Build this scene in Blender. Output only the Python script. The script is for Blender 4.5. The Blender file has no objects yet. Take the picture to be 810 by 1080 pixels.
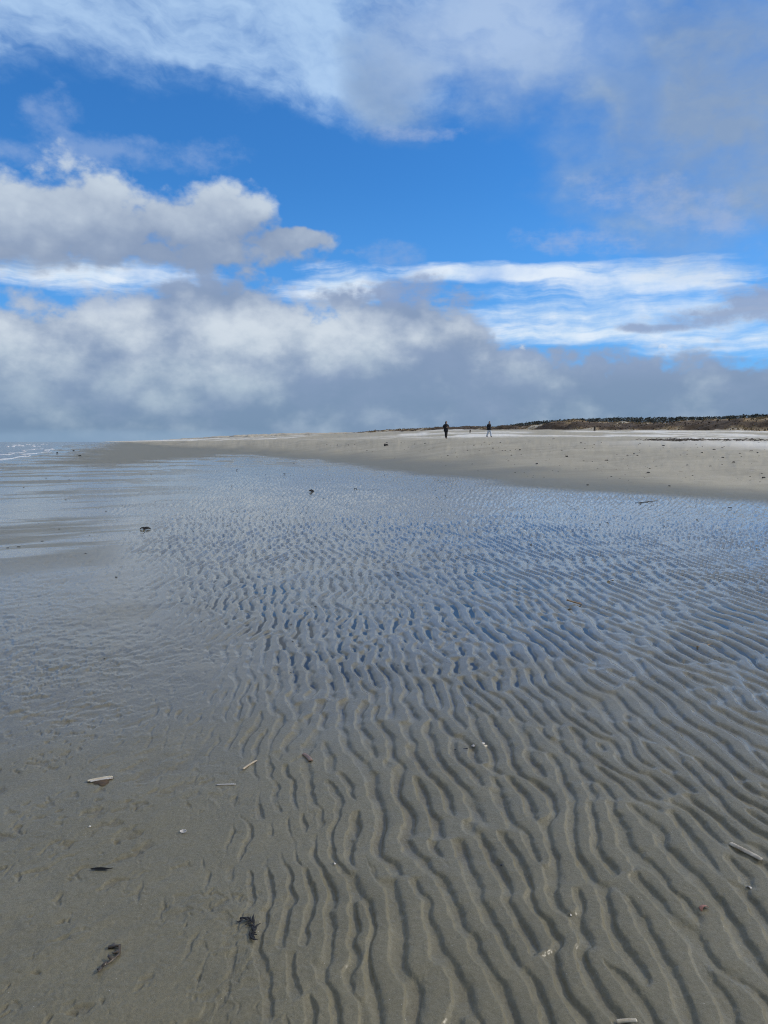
import bpy, bmesh, math, random
import numpy as np
from math import radians, degrees, sin, cos, tan, pi, atan2, asin, sqrt
from mathutils import Vector, Matrix, Euler

random.seed(7)
rng = np.random.default_rng(11)
scene = bpy.context.scene
COL = scene.collection

# ---------------------------------------------------------------- camera
FOCAL = 811.0            # focal length in units of the 810 x 1080 photograph
PITCH = 5.22             # degrees below the horizon
EYE = 1.5
cam_d = bpy.data.cameras.new('camera')
cam = bpy.data.objects.new('camera', cam_d)
COL.objects.link(cam)
cam.location = (0, 0, EYE)
cam.rotation_euler = (radians(90 - PITCH), 0, 0)
cam_d.sensor_fit = 'VERTICAL'
cam_d.sensor_height = 36.0
cam_d.lens = 36.0 * FOCAL / 1080.0
cam_d.clip_start = 0.05
cam_d.clip_end = 30000
scene.camera = cam

_cp, _sp = cos(radians(PITCH)), sin(radians(PITCH))
def ray(px, py):
    """direction in the world of a photograph pixel"""
    a = (px - 405) / FOCAL
    b = (540 - py) / FOCAL
    return Vector((a, _cp + b * _sp, -_sp + b * _cp)).normalized()
def azel(px, py):
    d = ray(px, py)
    return degrees(atan2(d.x, d.y)), degrees(asin(d.z))

# ---------------------------------------------------------------- render settings
scene.render.engine = 'CYCLES'
scene.view_settings.view_transform = 'Standard'
scene.view_settings.look = 'None'
scene.view_settings.exposure = 0.0
scene.view_settings.gamma = 1.0
scene.view_settings.use_curve_mapping = False
cy = scene.cycles
cy.use_adaptive_sampling = True
cy.adaptive_threshold = 0.02
cy.adaptive_min_samples = 16
cy.use_denoising = True
scene.render.filter_size = 1.1
cy.filter_width = 1.1
try:
    cy.denoiser = 'OPENIMAGEDENOISE'
    cy.denoising_input_passes = 'RGB_ALBEDO_NORMAL'
    cy.denoising_prefilter = 'NONE'
except Exception:
    pass
cy.max_bounces = 6
cy.diffuse_bounces = 2
cy.glossy_bounces = 3
cy.transparent_max_bounces = 8
cy.caustics_reflective = False
cy.caustics_refractive = False

# ---------------------------------------------------------------- a small node-expression helper
class X:
    """a socket in a node tree with arithmetic"""
    def __init__(s, nt, sock): s.nt, s.s = nt, sock
    def _m(s, op, *a, **k):
        n = s.nt.nodes.new('ShaderNodeMath'); n.operation = op
        for i, v in enumerate((s,) + a): put(s.nt, n.inputs[i], v)
        if k.get('clamp'): n.use_clamp = True
        return X(s.nt, n.outputs[0])
    def __add__(s, o): return s._m('ADD', o)
    __radd__ = __add__
    def __mul__(s, o): return s._m('MULTIPLY', o)
    __rmul__ = __mul__
    def __sub__(s, o): return s._m('SUBTRACT', o)
    def __rsub__(s, o): return (s * -1.0) + o
    def __truediv__(s, o): return s._m('DIVIDE', o)
    def __neg__(s): return s * -1.0
    def pow(s, e): return s._m('POWER', e)
    def min(s, o): return s._m('MINIMUM', o)
    def max(s, o): return s._m('MAXIMUM', o)
    def smax(s, o, d): return s._m('SMOOTH_MAX', o, d)
    def clamp(s): return s._m('ADD', 0.0, clamp=True)
    def step(s, a, b):
        n = s.nt.nodes.new('ShaderNodeMapRange'); n.interpolation_type = 'SMOOTHSTEP'
        put(s.nt, n.inputs['Value'], s)
        put(s.nt, n.inputs['From Min'], a); put(s.nt, n.inputs['From Max'], b)
        return X(s.nt, n.outputs[0])
    def lin(s, a, b, c=0.0, d=1.0):
        n = s.nt.nodes.new('ShaderNodeMapRange')
        put(s.nt, n.inputs['Value'], s)
        for k, v in (('From Min', a), ('From Max', b), ('To Min', c), ('To Max', d)): put(s.nt, n.inputs[k], v)
        return X(s.nt, n.outputs[0])
def put(nt, inp, v):
    if isinstance(v, X): nt.links.new(v.s, inp)
    elif hasattr(v, '__len__') and len(v) == 3 and inp.type == 'RGBA': inp.default_value = (*v, 1)
    else: inp.default_value = v
def vmath(nt, op, a, b=None, out=0):
    n = nt.nodes.new('ShaderNodeVectorMath'); n.operation = op
    put(nt, n.inputs[0], a)
    if b is not None:
        put(nt, n.inputs[3 if op == 'SCALE' else 1], b)
    return X(nt, n.outputs['Value' if op in ('DOT_PRODUCT', 'LENGTH') else 'Vector'])
def xyz(nt, x, y, z=0.0):
    n = nt.nodes.new('ShaderNodeCombineXYZ')
    for i, v in enumerate((x, y, z)): put(nt, n.inputs[i], v)
    return X(nt, n.outputs[0])
def sep(nt, v):
    n = nt.nodes.new('ShaderNodeSeparateXYZ'); put(nt, n.inputs[0], v)
    return [X(nt, o) for o in n.outputs]
def noise(nt, vec, scale=1.0, detail=4.0, rough=0.5, lac=2.0, dist=0.0, dim='3D', col=False, kind='FBM'):
    n = nt.nodes.new('ShaderNodeTexNoise'); n.noise_dimensions = dim; n.noise_type = kind
    put(nt, n.inputs['Vector'], vec); n.inputs['Scale'].default_value = scale
    n.inputs['Detail'].default_value = detail; n.inputs['Roughness'].default_value = rough
    n.inputs['Lacunarity'].default_value = lac; n.inputs['Distortion'].default_value = dist
    return X(nt, n.outputs['Color' if col else 'Fac'])
def voro(nt, vec, scale=1.0, detail=0.0, rough=0.5, smooth=0.6, dim='3D', feature='SMOOTH_F1'):
    n = nt.nodes.new('ShaderNodeTexVoronoi'); n.voronoi_dimensions = dim; n.feature = feature
    n.normalize = False
    put(nt, n.inputs['Vector'], vec); n.inputs['Scale'].default_value = scale
    n.inputs['Detail'].default_value = detail; n.inputs['Roughness'].default_value = rough
    if feature == 'SMOOTH_F1': n.inputs['Smoothness'].default_value = smooth
    return X(nt, n.outputs['Distance'])
def mixc(nt, f, a, b):
    n = nt.nodes.new('ShaderNodeMix'); n.data_type = 'RGBA'; n.clamp_factor = True
    put(nt, n.inputs['Factor'], f)
    put(nt, n.inputs[6], a); put(nt, n.inputs[7], b)
    return X(nt, n.outputs[2])
def curve(nt, x, pts, x0, x1, y0, y1):
    """piecewise smooth function of x through pts"""
    n = nt.nodes.new('ShaderNodeFloatCurve')
    put(nt, n.inputs['Value'], x.lin(x0, x1))
    c = n.mapping.curves[0]
    P = [((a - x0) / (x1 - x0), (b - y0) / (y1 - y0)) for a, b in pts]
    while len(c.points) < len(P): c.points.new(0.5, 0.5)
    for p, q in zip(c.points, P): p.location = q; p.handle_type = 'AUTO'
    n.mapping.update()
    return X(nt, n.outputs[0]).lin(0, 1, y0, y1)
def srgb(r, g, b):
    f = lambda v: v / 12.92 if v <= 0.04045 else ((v + 0.055) / 1.055) ** 2.4
    return tuple(f(v / 255) for v in (r, g, b))
# ---------------------------------------------------------------- sky
SUN_AZ, SUN_EL = 78.0, 31.0     # degrees: azimuth clockwise from the view direction
world = bpy.data.worlds.new('World'); scene.world = world; world.use_nodes = True
nt = world.node_tree; nt.nodes.clear()
SKY_STRENGTH = 0.1
def build_sky():
    out = nt.nodes.new('ShaderNodeOutputWorld'); bg = nt.nodes.new('ShaderNodeBackground')
    bg.inputs['Strength'].default_value = SKY_STRENGTH
    nt.links.new(bg.outputs[0], out.inputs['Surface'])
    tc = nt.nodes.new('ShaderNodeTexCoord'); D = X(nt, tc.outputs['Generated'])
    sky = nt.nodes.new('ShaderNodeTexSky'); sky.sky_type = 'NISHITA'; sky.sun_disc = False
    sky.sun_elevation = radians(SUN_EL); sky.sun_rotation = radians(SUN_AZ)
    sky.altitude = 0; sky.air_density = 1.0; sky.dust_density = 0.3; sky.ozone_density = 4.0
    S = 1.0 / SKY_STRENGTH
    def C(r, g, b): return tuple(v * S for v in srgb(r, g, b))
    dx, dy, dz = sep(nt, D)
    az = dx._m('ARCTAN2', dy) * (180 / pi)
    el = dz.max(-1.0).min(1.0)._m('ARCSINE') * (180 / pi)
    # clear air
    hs = nt.nodes.new('ShaderNodeHueSaturation')
    hs.inputs['Saturation'].default_value = 1.22; hs.inputs['Value'].default_value = 1.0
    hs.inputs['Hue'].default_value = 0.497
    nt.links.new(sky.outputs[0], hs.inputs['Color'])
    base = X(nt, hs.outputs[0])
    base = vmath(nt, 'MULTIPLY', base, (0.62, 1.06, 1.45))
    base = mixc(nt, el.step(4, 19) * -0.5 + 0.62, base, C(96, 165, 240))
    # domain warp shared by all layers
    W = noise(nt, D, 7.0, 2, 0.5, col=True)
    wx, wy, wz = sep(nt, W)
    W2 = noise(nt, D, 34.0, 2, 0.6, col=True)
    vx, vy, vz = sep(nt, W2)
    awx = az + (wx - 0.5) * 9.0 + (vx - 0.5) * 2.2
    ely = el + (wy - 0.5) * 5.0 + (vy - 0.5) * 1.8
    P = xyz(nt, awx, ely)
    P0 = xyz(nt, az + (wx - 0.5) * 3.0, el + (wy - 0.5) * 1.6)
    DPP = 0.0706
    def blob(px, py, rx, ry, rot=0.0, pos=None):
        """1 at the centre falling to 0 at the rim of an ellipse (given in photograph pixels), below 0 outside"""
        a, e = azel(px, py)
        v = vmath(nt, 'SUBTRACT', pos or P, (a, e, 0))
        if rot:
            n = nt.nodes.new('ShaderNodeVectorRotate'); n.rotation_type = 'Z_AXIS'
            put(nt, n.inputs['Vector'], v); n.inputs['Angle'].default_value = radians(rot); v = X(nt, n.outputs[0])
        v = vmath(nt, 'MULTIPLY', v, (1 / (rx * DPP), 1 / (ry * DPP), 0))
        return 1.0 - vmath(nt, 'DOT_PRODUCT', v, v)
    def union(bl, k=0.25):
        r = bl[0]
        for b in bl[1:]: r = r.smax(b, k)
        return r.max(-3.0)
    # noises
    big = noise(nt, vmath(nt, 'MULTIPLY', D, (1, 1, 1.7)), 11.0, 5, 0.56)
    fine = noise(nt, vmath(nt, 'MULTIPLY', D, (1, 1, 1.5)), 30.0, 5, 0.6)
    bil = 1.0 - voro(nt, vmath(nt, 'ADD', vmath(nt, 'MULTIPLY', D, (1, 1, 1.35)), vmath(nt, 'SCALE', W2, 0.03)), 20.0, 2, 0.5, 0.7, feature='F1')
    # a streaky field for high ice cloud, combed along a slightly falling direction
    n = nt.nodes.new('ShaderNodeVectorRotate'); n.rotation_type = 'Z_AXIS'; n.inputs['Angle'].default_value = radians(10)
    put(nt, n.inputs['Vector'], xyz(nt, az + (wx - 0.5) * 8 + (vx - .5) * 2, el + (wy - 0.5) * 3 + (vy - .5) * 1.5)); R = X(nt, n.outputs[0])
    streak = noise(nt, vmath(nt, 'MULTIPLY', R, (0.07, 0.22, 0)), 1.0, 6, 0.60, dim='2D')
    streak2 = noise(nt, vmath(nt, 'MULTIPLY', xyz(nt, az + (wx - 0.5) * 6 + (vx - .5) * 2, el + (wz - 0.5) * 2.0 + (vy - .5) * .5), (0.055, 0.50, 0)), 1.0, 5, 0.6, dim='2D')

    col = base
    # -- high cirrus, upper left
    m = union([blob(90, 20, 270, 95, 10, P0), blob(290, 85, 210, 48, 9, P0), blob(330, 20, 150, 80, 0, P0), blob(390, 118, 90, 18, 8, P0)], 0.5)
    line = el - (azel(0, 72)[1] + (az - azel(0, 72)[0]) * ((azel(400, 128)[1] - azel(0, 72)[1]) / (azel(400, 128)[0] - azel(0, 72)[0])))
    d = (m * 0.7 + (streak - 0.5) * 3.4 + (fine - 0.5) * 0.7 + 0.10).step(-0.35, 1.4) * (line + (fine - 0.5) * 2.2 + (streak - .5) * 3 + (wx - 0.5) * 3).step(-0.6, 2.4)
    col = mixc(nt, d * 0.82, col, C(186, 215, 246))
    # -- bright cirrus band low on the right and the white strip low on the left
    m = union([blob(525, 291, 130, 9, 1, P0), blob(690, 294, 105, 19, -3, P0), blob(670, 332, 220, 26, 3, P0), blob(600, 354, 200, 14, 0, P0),
               blob(60, 278, 140, 21, 4, P0), blob(365, 303, 60, 20, 0, P0), blob(790, 345, 120, 30, 0, P0)], 0.4)
    d = (m * 0.8 + (streak2 - 0.5) * 3.2 + (fine - 0.5) * 0.7 + 0.05).step(-0.3, 1.1)
    d = d * ((big - .5) * 2.0 + 0.92).clamp()
    col = mixc(nt, d * 0.86, col, mixc(nt, (streak2 * .6 + fine * .4).step(0.40, 0.62), C(212, 231, 248), C(238, 246, 253)))
    # -- soft grey sheets at the top
    sheet = union([blob(540, 20, 86, 74, 0, P0), blob(775, 90, 150, 135, -10, P0), blob(810, 30, 150, 160, 0, P0), blob(715, 50, 110, 105, 0, P0), blob(425, 70, 55, 50, 0, P0),
                   blob(672, 140, 50, 40, 0, P0)], 0.25)
    d = (sheet * 0.8 + (big - 0.5) * 2.0 + (fine - 0.5) * 0.45 + 0.12).step(-0.55, 0.95)
    gcol = mixc(nt, (big * 0.75 + bil * 0.15 + (fine - 0.5) * 0.25).step(0.2, 0.75), C(122, 153, 197), C(152, 177, 208))
    gcol = mixc(nt, (blob(530, 5, 170, 90, 0, P0).max(0.0) * 1.1 + (fine - .5) * .35).clamp(), gcol, C(168, 193, 228))
    gcol = mixc(nt, (blob(800, 120, 170, 110, 0, P0).max(0.0) * 0.7).clamp(), gcol, C(138, 160, 190))
    gap = blob(652, 60, 30, 95, -14).max(0.0) * 1.2 + blob(590, 150, 60, 40, 0).max(0.0) * 0.7
    d = d * (1.0 - (gap + (fine - .5) * .8 * gap).clamp() * 0.30) * (0.86 + (streak - .5) * 1.5 + (vy - .5) * .5).clamp()
    col = mixc(nt, d * 0.95, col, gcol)
    # wisps under the sheet, lit a little more
    m = union([blob(735, 232, 80, 13, 18, P0), blob(620, 258, 70, 14, 6, P0), blob(700, 205, 90, 22, 10, P0), blob(440, 138, 50, 9, 4, P0)], 0.2)
    d = (m * 0.6 + (fine - 0.5) * 2.0 + (streak2 - 0.5) * 1.2).step(-0.05, 1.0)
    col = mixc(nt, d * 0.62, col, C(160, 180, 216))
    # -- small grey tufts on the left
    m = union([blob(48, 125, 34, 22, -30, P0), blob(140, 160, 55, 17, 0, P0), blob(20, 160, 45, 15, 0, P0), blob(85, 155, 50, 14, 0, P0), blob(215, 165, 45, 20, 0, P0), blob(410, 270, 30, 14, 0, P0)], 0.3)
    d = (m * 0.6 + (big - 0.5) * 1.2 + (fine - 0.5) * 1.8 - 0.05).step(-0.1, 0.9)
    col = mixc(nt, d * 0.6, col, C(144, 172, 216))
    # -- the heaped cloud on the left: density at the point and a little towards the light
    def heap(off):
        Q = vmath(nt, 'ADD', xyz(nt, az + (wx - 0.5) * 4.0 + (vx - 0.5) * 1.6, el + (wy - 0.5) * 2.4 + (vy - 0.5) * 1.4), (off[0], off[1], 0))
        return union([blob(20, 238, 100, 62, 0, Q), blob(90, 228, 80, 58, 0, Q), blob(165, 244, 90, 42, 0, Q), blob(235, 238, 62, 44, 0, Q), blob(300, 257, 66, 14, 0, Q), blob(120, 258, 240, 24, 0, Q)], 0.25)
    h0 = heap((0, 0))
    h1 = heap((0.35, 1.3))
    under = (el + (fine - .5) * 2.4 + (wy - .5) * 2.5 - azel(0, 276)[1]).step(-0.8, 0.9)
    d = (h0 * 1.15 + (bil - 0.55) * 0.7 + (fine - 0.5) * 1.2 + 0.05).step(-0.15, 0.55) * under
    lit = ((h0 - h1) * 0.20 + (fine - 0.5) * 0.7 + (bil - 0.5) * 0.55 + (el - azel(0, 243)[1]) * 0.26 + (wz - .5) * .9 - blob(315, 250, 75, 24).max(0.0) * 0.75).step(-0.7, 1.25)
    c = mixc(nt, lit, C(140, 157, 184), C(203, 215, 227))
    col = mixc(nt, d * 0.95, col, c)
    # -- the low bank
    tops = [(-180, 13), (-60, 12.0), (-29, azel(0, 302)[1]), (azel(130, 302)[0], azel(130, 302)[1]), (azel(235, 278)[0], azel(235, 278)[1]), (azel(330, 306)[0], azel(330, 306)[1]),
            (azel(400, 300)[0], azel(400, 300)[1]), (azel(465, 305)[0], azel(465, 305)[1]), (azel(530, 350)[0], azel(530, 350)[1]), (azel(590, 366)[0], azel(590, 366)[1]),
            (azel(700, 368)[0], azel(700, 368)[1]), (azel(810, 362)[0], azel(810, 362)[1]), (60, 8), (180, 13)]
    top = curve(nt, az, tops, -180, 180, 0, 20)
    dep = top - el                                              # degrees below the top
    d = (dep + (big - 0.5) * 3.6 + (fine - 0.5) * 2.8 + (bil - 0.5) * 1.5).step(-0.6, 1.0)
    lowc = mixc(nt, el.lin(0.0, 6.5), C(117, 143, 171), C(134, 154, 184))
    lowc = mixc(nt, ((big - 0.42) * 2.6).clamp() * 0.5, lowc, C(150, 166, 196))
    brighten = union([blob(70, 335, 120, 48, 0, P0), blob(260, 355, 150, 48, 0, P0), blob(210, 400, 130, 40, 0, P0), blob(30, 365, 80, 60, 0, P0), blob(360, 360, 110, 42, 0, P0)], 0.3).max(0.0)
    bump = noise(nt, vmath(nt, 'MULTIPLY', D, (1, 1, 1.25)), 9.0, 5, 0.48)
    bump1 = noise(nt, vmath(nt, 'MULTIPLY', vmath(nt, 'ADD', D, (0.014, 0, 0.034)), (1, 1, 1.25)), 9.0, 3, 0.48)
    lit = (brighten * 1.0 + (bump - bump1) * 2.2 + (bump - 0.5) * 0.8 + (big - 0.5) * 0.7 + (bil - 0.55) * 0.45 + (fine - 0.5) * 1.0 - 0.10).step(-0.55, 1.2)
    c = mixc(nt, lit * 0.88, lowc, mixc(nt, (el + (fine - .5) * 5).step(3.0, 9.0), C(180, 197, 211), C(218, 227, 235)))
    # the shaded roof of the bank
    shade = (dep + (fine - 0.5) * 2.0).step(-0.6, 0.2) * (1.0 - (dep + (big - 0.5) * 3.0).step(0.7, 2.2))
    c = mixc(nt, shade * 0.6, c, C(142, 162, 195))
    col = mixc(nt, d * 0.97, col, c)
    # bright head standing on the bank, grey scuds over the cirrus
    m = union([blob(540, 356, 17, 14, 0), blob(550, 366, 24, 8, 0), blob(706, 367, 20, 4, 0)], 0.2)
    d = (m * 0.6 + (fine - 0.5) * 3.2 + (bil - .5) * .9 - 0.05).step(0.0, 0.75)
    col = mixc(nt, d * 0.85, col, C(222, 231, 241))
    m = union([blob(770, 330, 90, 13, -4, P0), blob(815, 322, 60, 24, 0, P0), blob(435, 308, 55, 17, 0, P0), blob(490, 318, 30, 9, 0, P0), blob(700, 345, 60, 6, 0, P0)], 0.25)
    d = (m * 0.7 + (fine - 0.5) * 1.9 + (streak2 - 0.5) * 1.2).step(-0.1, 0.75)
    col = mixc(nt, d * 0.85, col, C(141, 161, 196))
    # a slightly clearer strip along the sea horizon
    d = (1.0 - (el + (streak2 - 0.5) * 0.8).step(0.35, 1.1)) * (1.0 - az.step(-14, -2))
    col = mixc(nt, d * 0.55, col, C(140, 168, 196))
    # the rest of the dome, out of the photograph: broken cloud, unseen and brightened to light the foreground
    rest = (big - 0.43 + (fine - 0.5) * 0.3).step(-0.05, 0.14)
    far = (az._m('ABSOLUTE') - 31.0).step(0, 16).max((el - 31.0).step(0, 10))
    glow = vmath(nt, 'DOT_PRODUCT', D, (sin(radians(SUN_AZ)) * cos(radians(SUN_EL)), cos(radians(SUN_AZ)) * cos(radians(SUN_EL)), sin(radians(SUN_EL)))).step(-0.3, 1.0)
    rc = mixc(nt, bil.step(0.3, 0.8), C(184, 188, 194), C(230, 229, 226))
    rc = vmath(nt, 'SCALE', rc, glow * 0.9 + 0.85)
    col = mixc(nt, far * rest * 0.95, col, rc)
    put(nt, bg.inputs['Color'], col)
build_sky()
world.cycles.sampling_method = 'NONE'

sun_d = bpy.data.lights.new('sun', 'SUN'); sun = bpy.data.objects.new('sun', sun_d); COL.objects.link(sun)
sun_d.energy = 2.0; sun_d.angle = radians(7); sun_d.color = (1.0, 0.93, 0.82)
a, e = radians(SUN_AZ), radians(SUN_EL)
sdir = Vector((sin(a) * cos(e), cos(a) * cos(e), sin(e)))
sun.rotation_euler = sdir.to_track_quat('Z', 'Y').to_euler()
# ---------------------------------------------------------------- numpy noise
_lat = rng.random((16, 256, 256)).astype(np.float32)
def vn(x, y, s=0):
    """smooth value noise, period 256"""
    L = _lat[s % 16]
    xi = np.floor(x); yi = np.floor(y)
    fx = (x - xi).astype(np.float32); fy = (y - yi).astype(np.float32)
    xi = xi.astype(np.int64) & 255; yi = yi.astype(np.int64) & 255
    x1 = (xi + 1) & 255; y1 = (yi + 1) & 255
    ux = fx * fx * fx * (fx * (fx * 6 - 15) + 10); uy = fy * fy * fy * (fy * (fy * 6 - 15) + 10)
    a = L[yi, xi]; b = L[yi, x1]; c = L[y1, xi]; d = L[y1, x1]
    return a + (b - a) * ux + (c - a) * uy + (a - b - c + d) * ux * uy
def fbm(x, y, s=0, oct=4, g=0.5):
    v = 0.0; a = 1.0; t = 0.0; k = 1.0
    for i in range(oct):
        v = v + a * vn(x * k + 17.3 * i, y * k - 9.1 * i, s + i); t += a; a *= g; k *= 2.03
    return v / t
def sst(a, b, v):
    t = np.clip((v - a) / (b - a), 0, 1); return t * t * (3 - 2 * t)

# ---------------------------------------------------------------- plan of the shore (x right, y ahead, metres)
def x_dry(y):      # foot of the drier beach
    return np.interp(y, [-400, 0, 10, 19, 26.5, 37, 50, 75, 101, 200, 300, 1000, 9000], [420, 30, 17.5, 10.2, 5.3, 2.2, -0.5, -9, -19, -56, -92, -330, -3300])
def x_sea(y):      # edge of the sea
    return np.interp(y, [-400, 0, 20, 58, 152, 304, 1000, 9000], [60, -9, -16, -29, -65, -128, -368, -3330])
def x_rip(y):      # left limit of the ripple field
    return np.interp(y, [-5, 1.5, 2.2, 3, 5.1, 7.8, 16.4, 28, 60], [0.0, -0.24, -0.34, -0.48, -1.12, -2.3, -5.2, -8.2, -15])
def beach_e(x, y):
    wob = (fbm(x * 0.16, y * 0.16, 3, 3) - 0.5) * (1.5 + np.clip(y, 0, 300) * 0.035)
    return (x - x_dry(y)) * 0.95 + wob
def base_z(x, y):
    e = beach_e(x, y)
    a = np.clip(x / np.maximum(y, 10.0), 0.0, 0.6)
    q = np.maximum(e, 0) * np.interp(a, [0, 0.08, 0.3, 0.5], [1, 1, 0.62, 0.42])
    z = np.interp(q, [0, 2, 4, 7, 10, 14, 20, 35, 82, 174, 400, 9000], [0, 0.07, 0.26, 0.65, 1.1, 1.72, 1.9, 2.3, 5.1, 7.0, 7.6, 8])
    s = np.maximum(x_sea(y) - x, 0)
    z = z - np.minimum(s * 0.03, 3.0)
    return z
def spit(x, y):    # the damp bar between sheet of water and sea
    w = 1.0 + 0.02 * y
    xl = np.interp(y, [44, 50, 67, 101, 152, 304, 1000], [-18.5, -23, -29, -41, -57, -110, -350])
    xr = np.interp(y, [44, 50, 67, 90, 101], [-15.5, -15.0, -15.5, -16, -10])
    n = (fbm(x * 0.06 + y * .02, y * 0.16, 5, 5, 0.6) - 0.5) * 16
    return sst(-w, w, x - xl + n) * sst(-w, w, xr - x + n) * sst(41, 56, y + n)

# ---------------------------------------------------------------- ripple marks: band-passed noise as a complex wave with natural forks
class Ripple:
    def __init__(s, lam, ang, bw, abw, n=1024, spw=9.0, seed=0):
        s.dx = lam / spw; s.n = n
        r = np.random.default_rng(seed)
        f = np.fft.fftfreq(n, s.dx)
        FX, FY = np.meshgrid(f, f)
        k0 = 1.0 / lam
        s.k = (round(k0 * cos(ang) * n * s.dx) / (n * s.dx), round(k0 * sin(ang) * n * s.dx) / (n * s.dx))
        kr = np.hypot(FX, FY) + 1e-9
        da = np.angle(np.exp(1j * (np.arctan2(FY, FX) - ang)))
        env = np.exp(-0.5 * ((kr - k0) / (bw * k0)) ** 2) * np.exp(-0.5 * (da / abw) ** 2)
        spec = env * (r.standard_normal((n, n)) + 1j * r.standard_normal((n, n)))
        sig = np.fft.ifft2(spec)
        g = np.arange(n) * s.dx
        GX, GY = np.meshgrid(g, g)
        e = sig * np.exp(-2j * pi * (s.k[0] * GX + s.k[1] * GY))
        s.e = (e / np.sqrt(np.mean(np.abs(e) ** 2))).astype(np.complex64)
    def __call__(s, x, y):
        u = x / s.dx; v = y / s.dx
        ui = np.floor(u); vi = np.floor(v)
        fx = (u - ui).astype(np.float32); fy = (v - vi).astype(np.float32)
        fx = fx * fx * (3 - 2 * fx); fy = fy * fy * (3 - 2 * fy)
        ui = ui.astype(np.int64) % s.n; vi = vi.astype(np.int64) % s.n
        u1 = (ui + 1) % s.n; v1 = (vi + 1) % s.n
        E = s.e
        w = (E[vi, ui] * (1 - fx) + E[vi, u1] * fx) * (1 - fy) + (E[v1, ui] * (1 - fx) + E[v1, u1] * fx) * fy
        ph = np.exp(2j * pi * (s.k[0] * x + s.k[1] * y)).astype(np.complex64)
        return w * ph
_ang = radians(3.5)       # across the crests, which run almost straight away from the eye
RIPS = [Ripple(0.068, _ang + 0.02, 0.17, 0.17, seed=4), Ripple(0.103, _ang, 0.19, 0.22, seed=8), Ripple(0.132, _ang + 0.03, 0.17, 0.22, seed=5)]
# one wavelength: steep left face, broad back, small brink on the right, flat floor
_pp = np.array([0, 0.05, 0.11, 0.18, 0.28, 0.40, 0.52, 0.575, 0.60, 0.64, 0.69, 0.80, 0.93, 1.0])
_pz = np.array([0.10, 0.45, 0.74, 0.86, 0.92, 0.96, 1.0, 1.05, 0.98, 0.64, 0.36, 0.17, 0.05, 0.10])
_tab = np.interp(np.arange(720) / 720, _pp, _pz)
_ker = np.exp(-0.5 * (np.arange(-40, 41) / 6.0) ** 2); _ker /= _ker.sum()
_tab = np.convolve(np.concatenate([_tab[-60:], _tab, _tab[:60]]), _ker, 'same')[60:-60]

def ripple(x, y):
    """height of the ripple relief (<= about 0), its local height, and the zone weight"""
    wx = (fbm(x * 1.1, y * 1.1, 1, 2) - 0.5) * 0.16 + (fbm(x * 9, y * 7, 2, 4, 0.6) - 0.5) * 0.042
    X_, Y_ = x + wx, y
    s = x - x_rip(y)
    d = np.hypot(x, y)
    lam = np.interp(s, [-0.3, 0.1, 0.45, 1.3, 2.6], [0.064, 0.070, 0.100, 0.108, 0.130])
    lam = np.maximum(lam, np.interp(d, [2, 5, 9], [0.058, 0.078, 0.125])) + (fbm(x * 0.8, y * 0.8, 9, 2) - 0.5) * 0.03
    w0 = sst(0.092, 0.074, lam); w2 = sst(0.110, 0.126, lam); w1 = np.clip(1 - w0 - w2, 0, 1)
    sig = RIPS[0](X_, Y_) * w0 + RIPS[1](X_, Y_) * w1 + RIPS[2](X_, Y_) * w2
    ph = (np.angle(sig) / (2 * pi) + 0.5) % 1.0
    amp = np.abs(sig)
    z = np.interp(ph, np.arange(721) / 720, np.append(_tab, _tab[0]))
    A = np.clip(0.5 + 0.55 * amp, 0, 1.1) * sst(0.02, 0.30, amp)
    trough = (1 - z)
    # towards the left the backs have been planed off and only pits remain
    wd = 0.18 + 0.055 * d
    zone = sst(-2.2 * wd, 1.6 * wd, s + (fbm(x * 2.2 / (1 + d * .12), y * 2.2 / (1 + d * .12), 6, 3) - 0.5) * 2.4 * wd)
    pit = fbm(x * 16, y * 7, 7, 2)
    thr = (1 - zone) * 1.25 * np.clip(0.45 + 1.2 * pit, 0.3, 1.4)
    t = np.clip((trough * A - thr), 0, 2)
    e = beach_e(x, y)
    up = sst(0.6, -2.2, e) * sst(62, 34, y + (fbm(x * .3, y * .3, 4, 2) - .5) * 10)
    H = (0.0125 + 0.07 * (lam - 0.06)) * up * np.interp(d, [2.5, 4, 8, 13, 30], [1.12, 0.98, 1.15, 2.0, 2.5]) * (0.72 + 0.56 * fbm(x * 0.7, y * 0.7, 10, 2))
    return -H * t, H, zone * up

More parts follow.
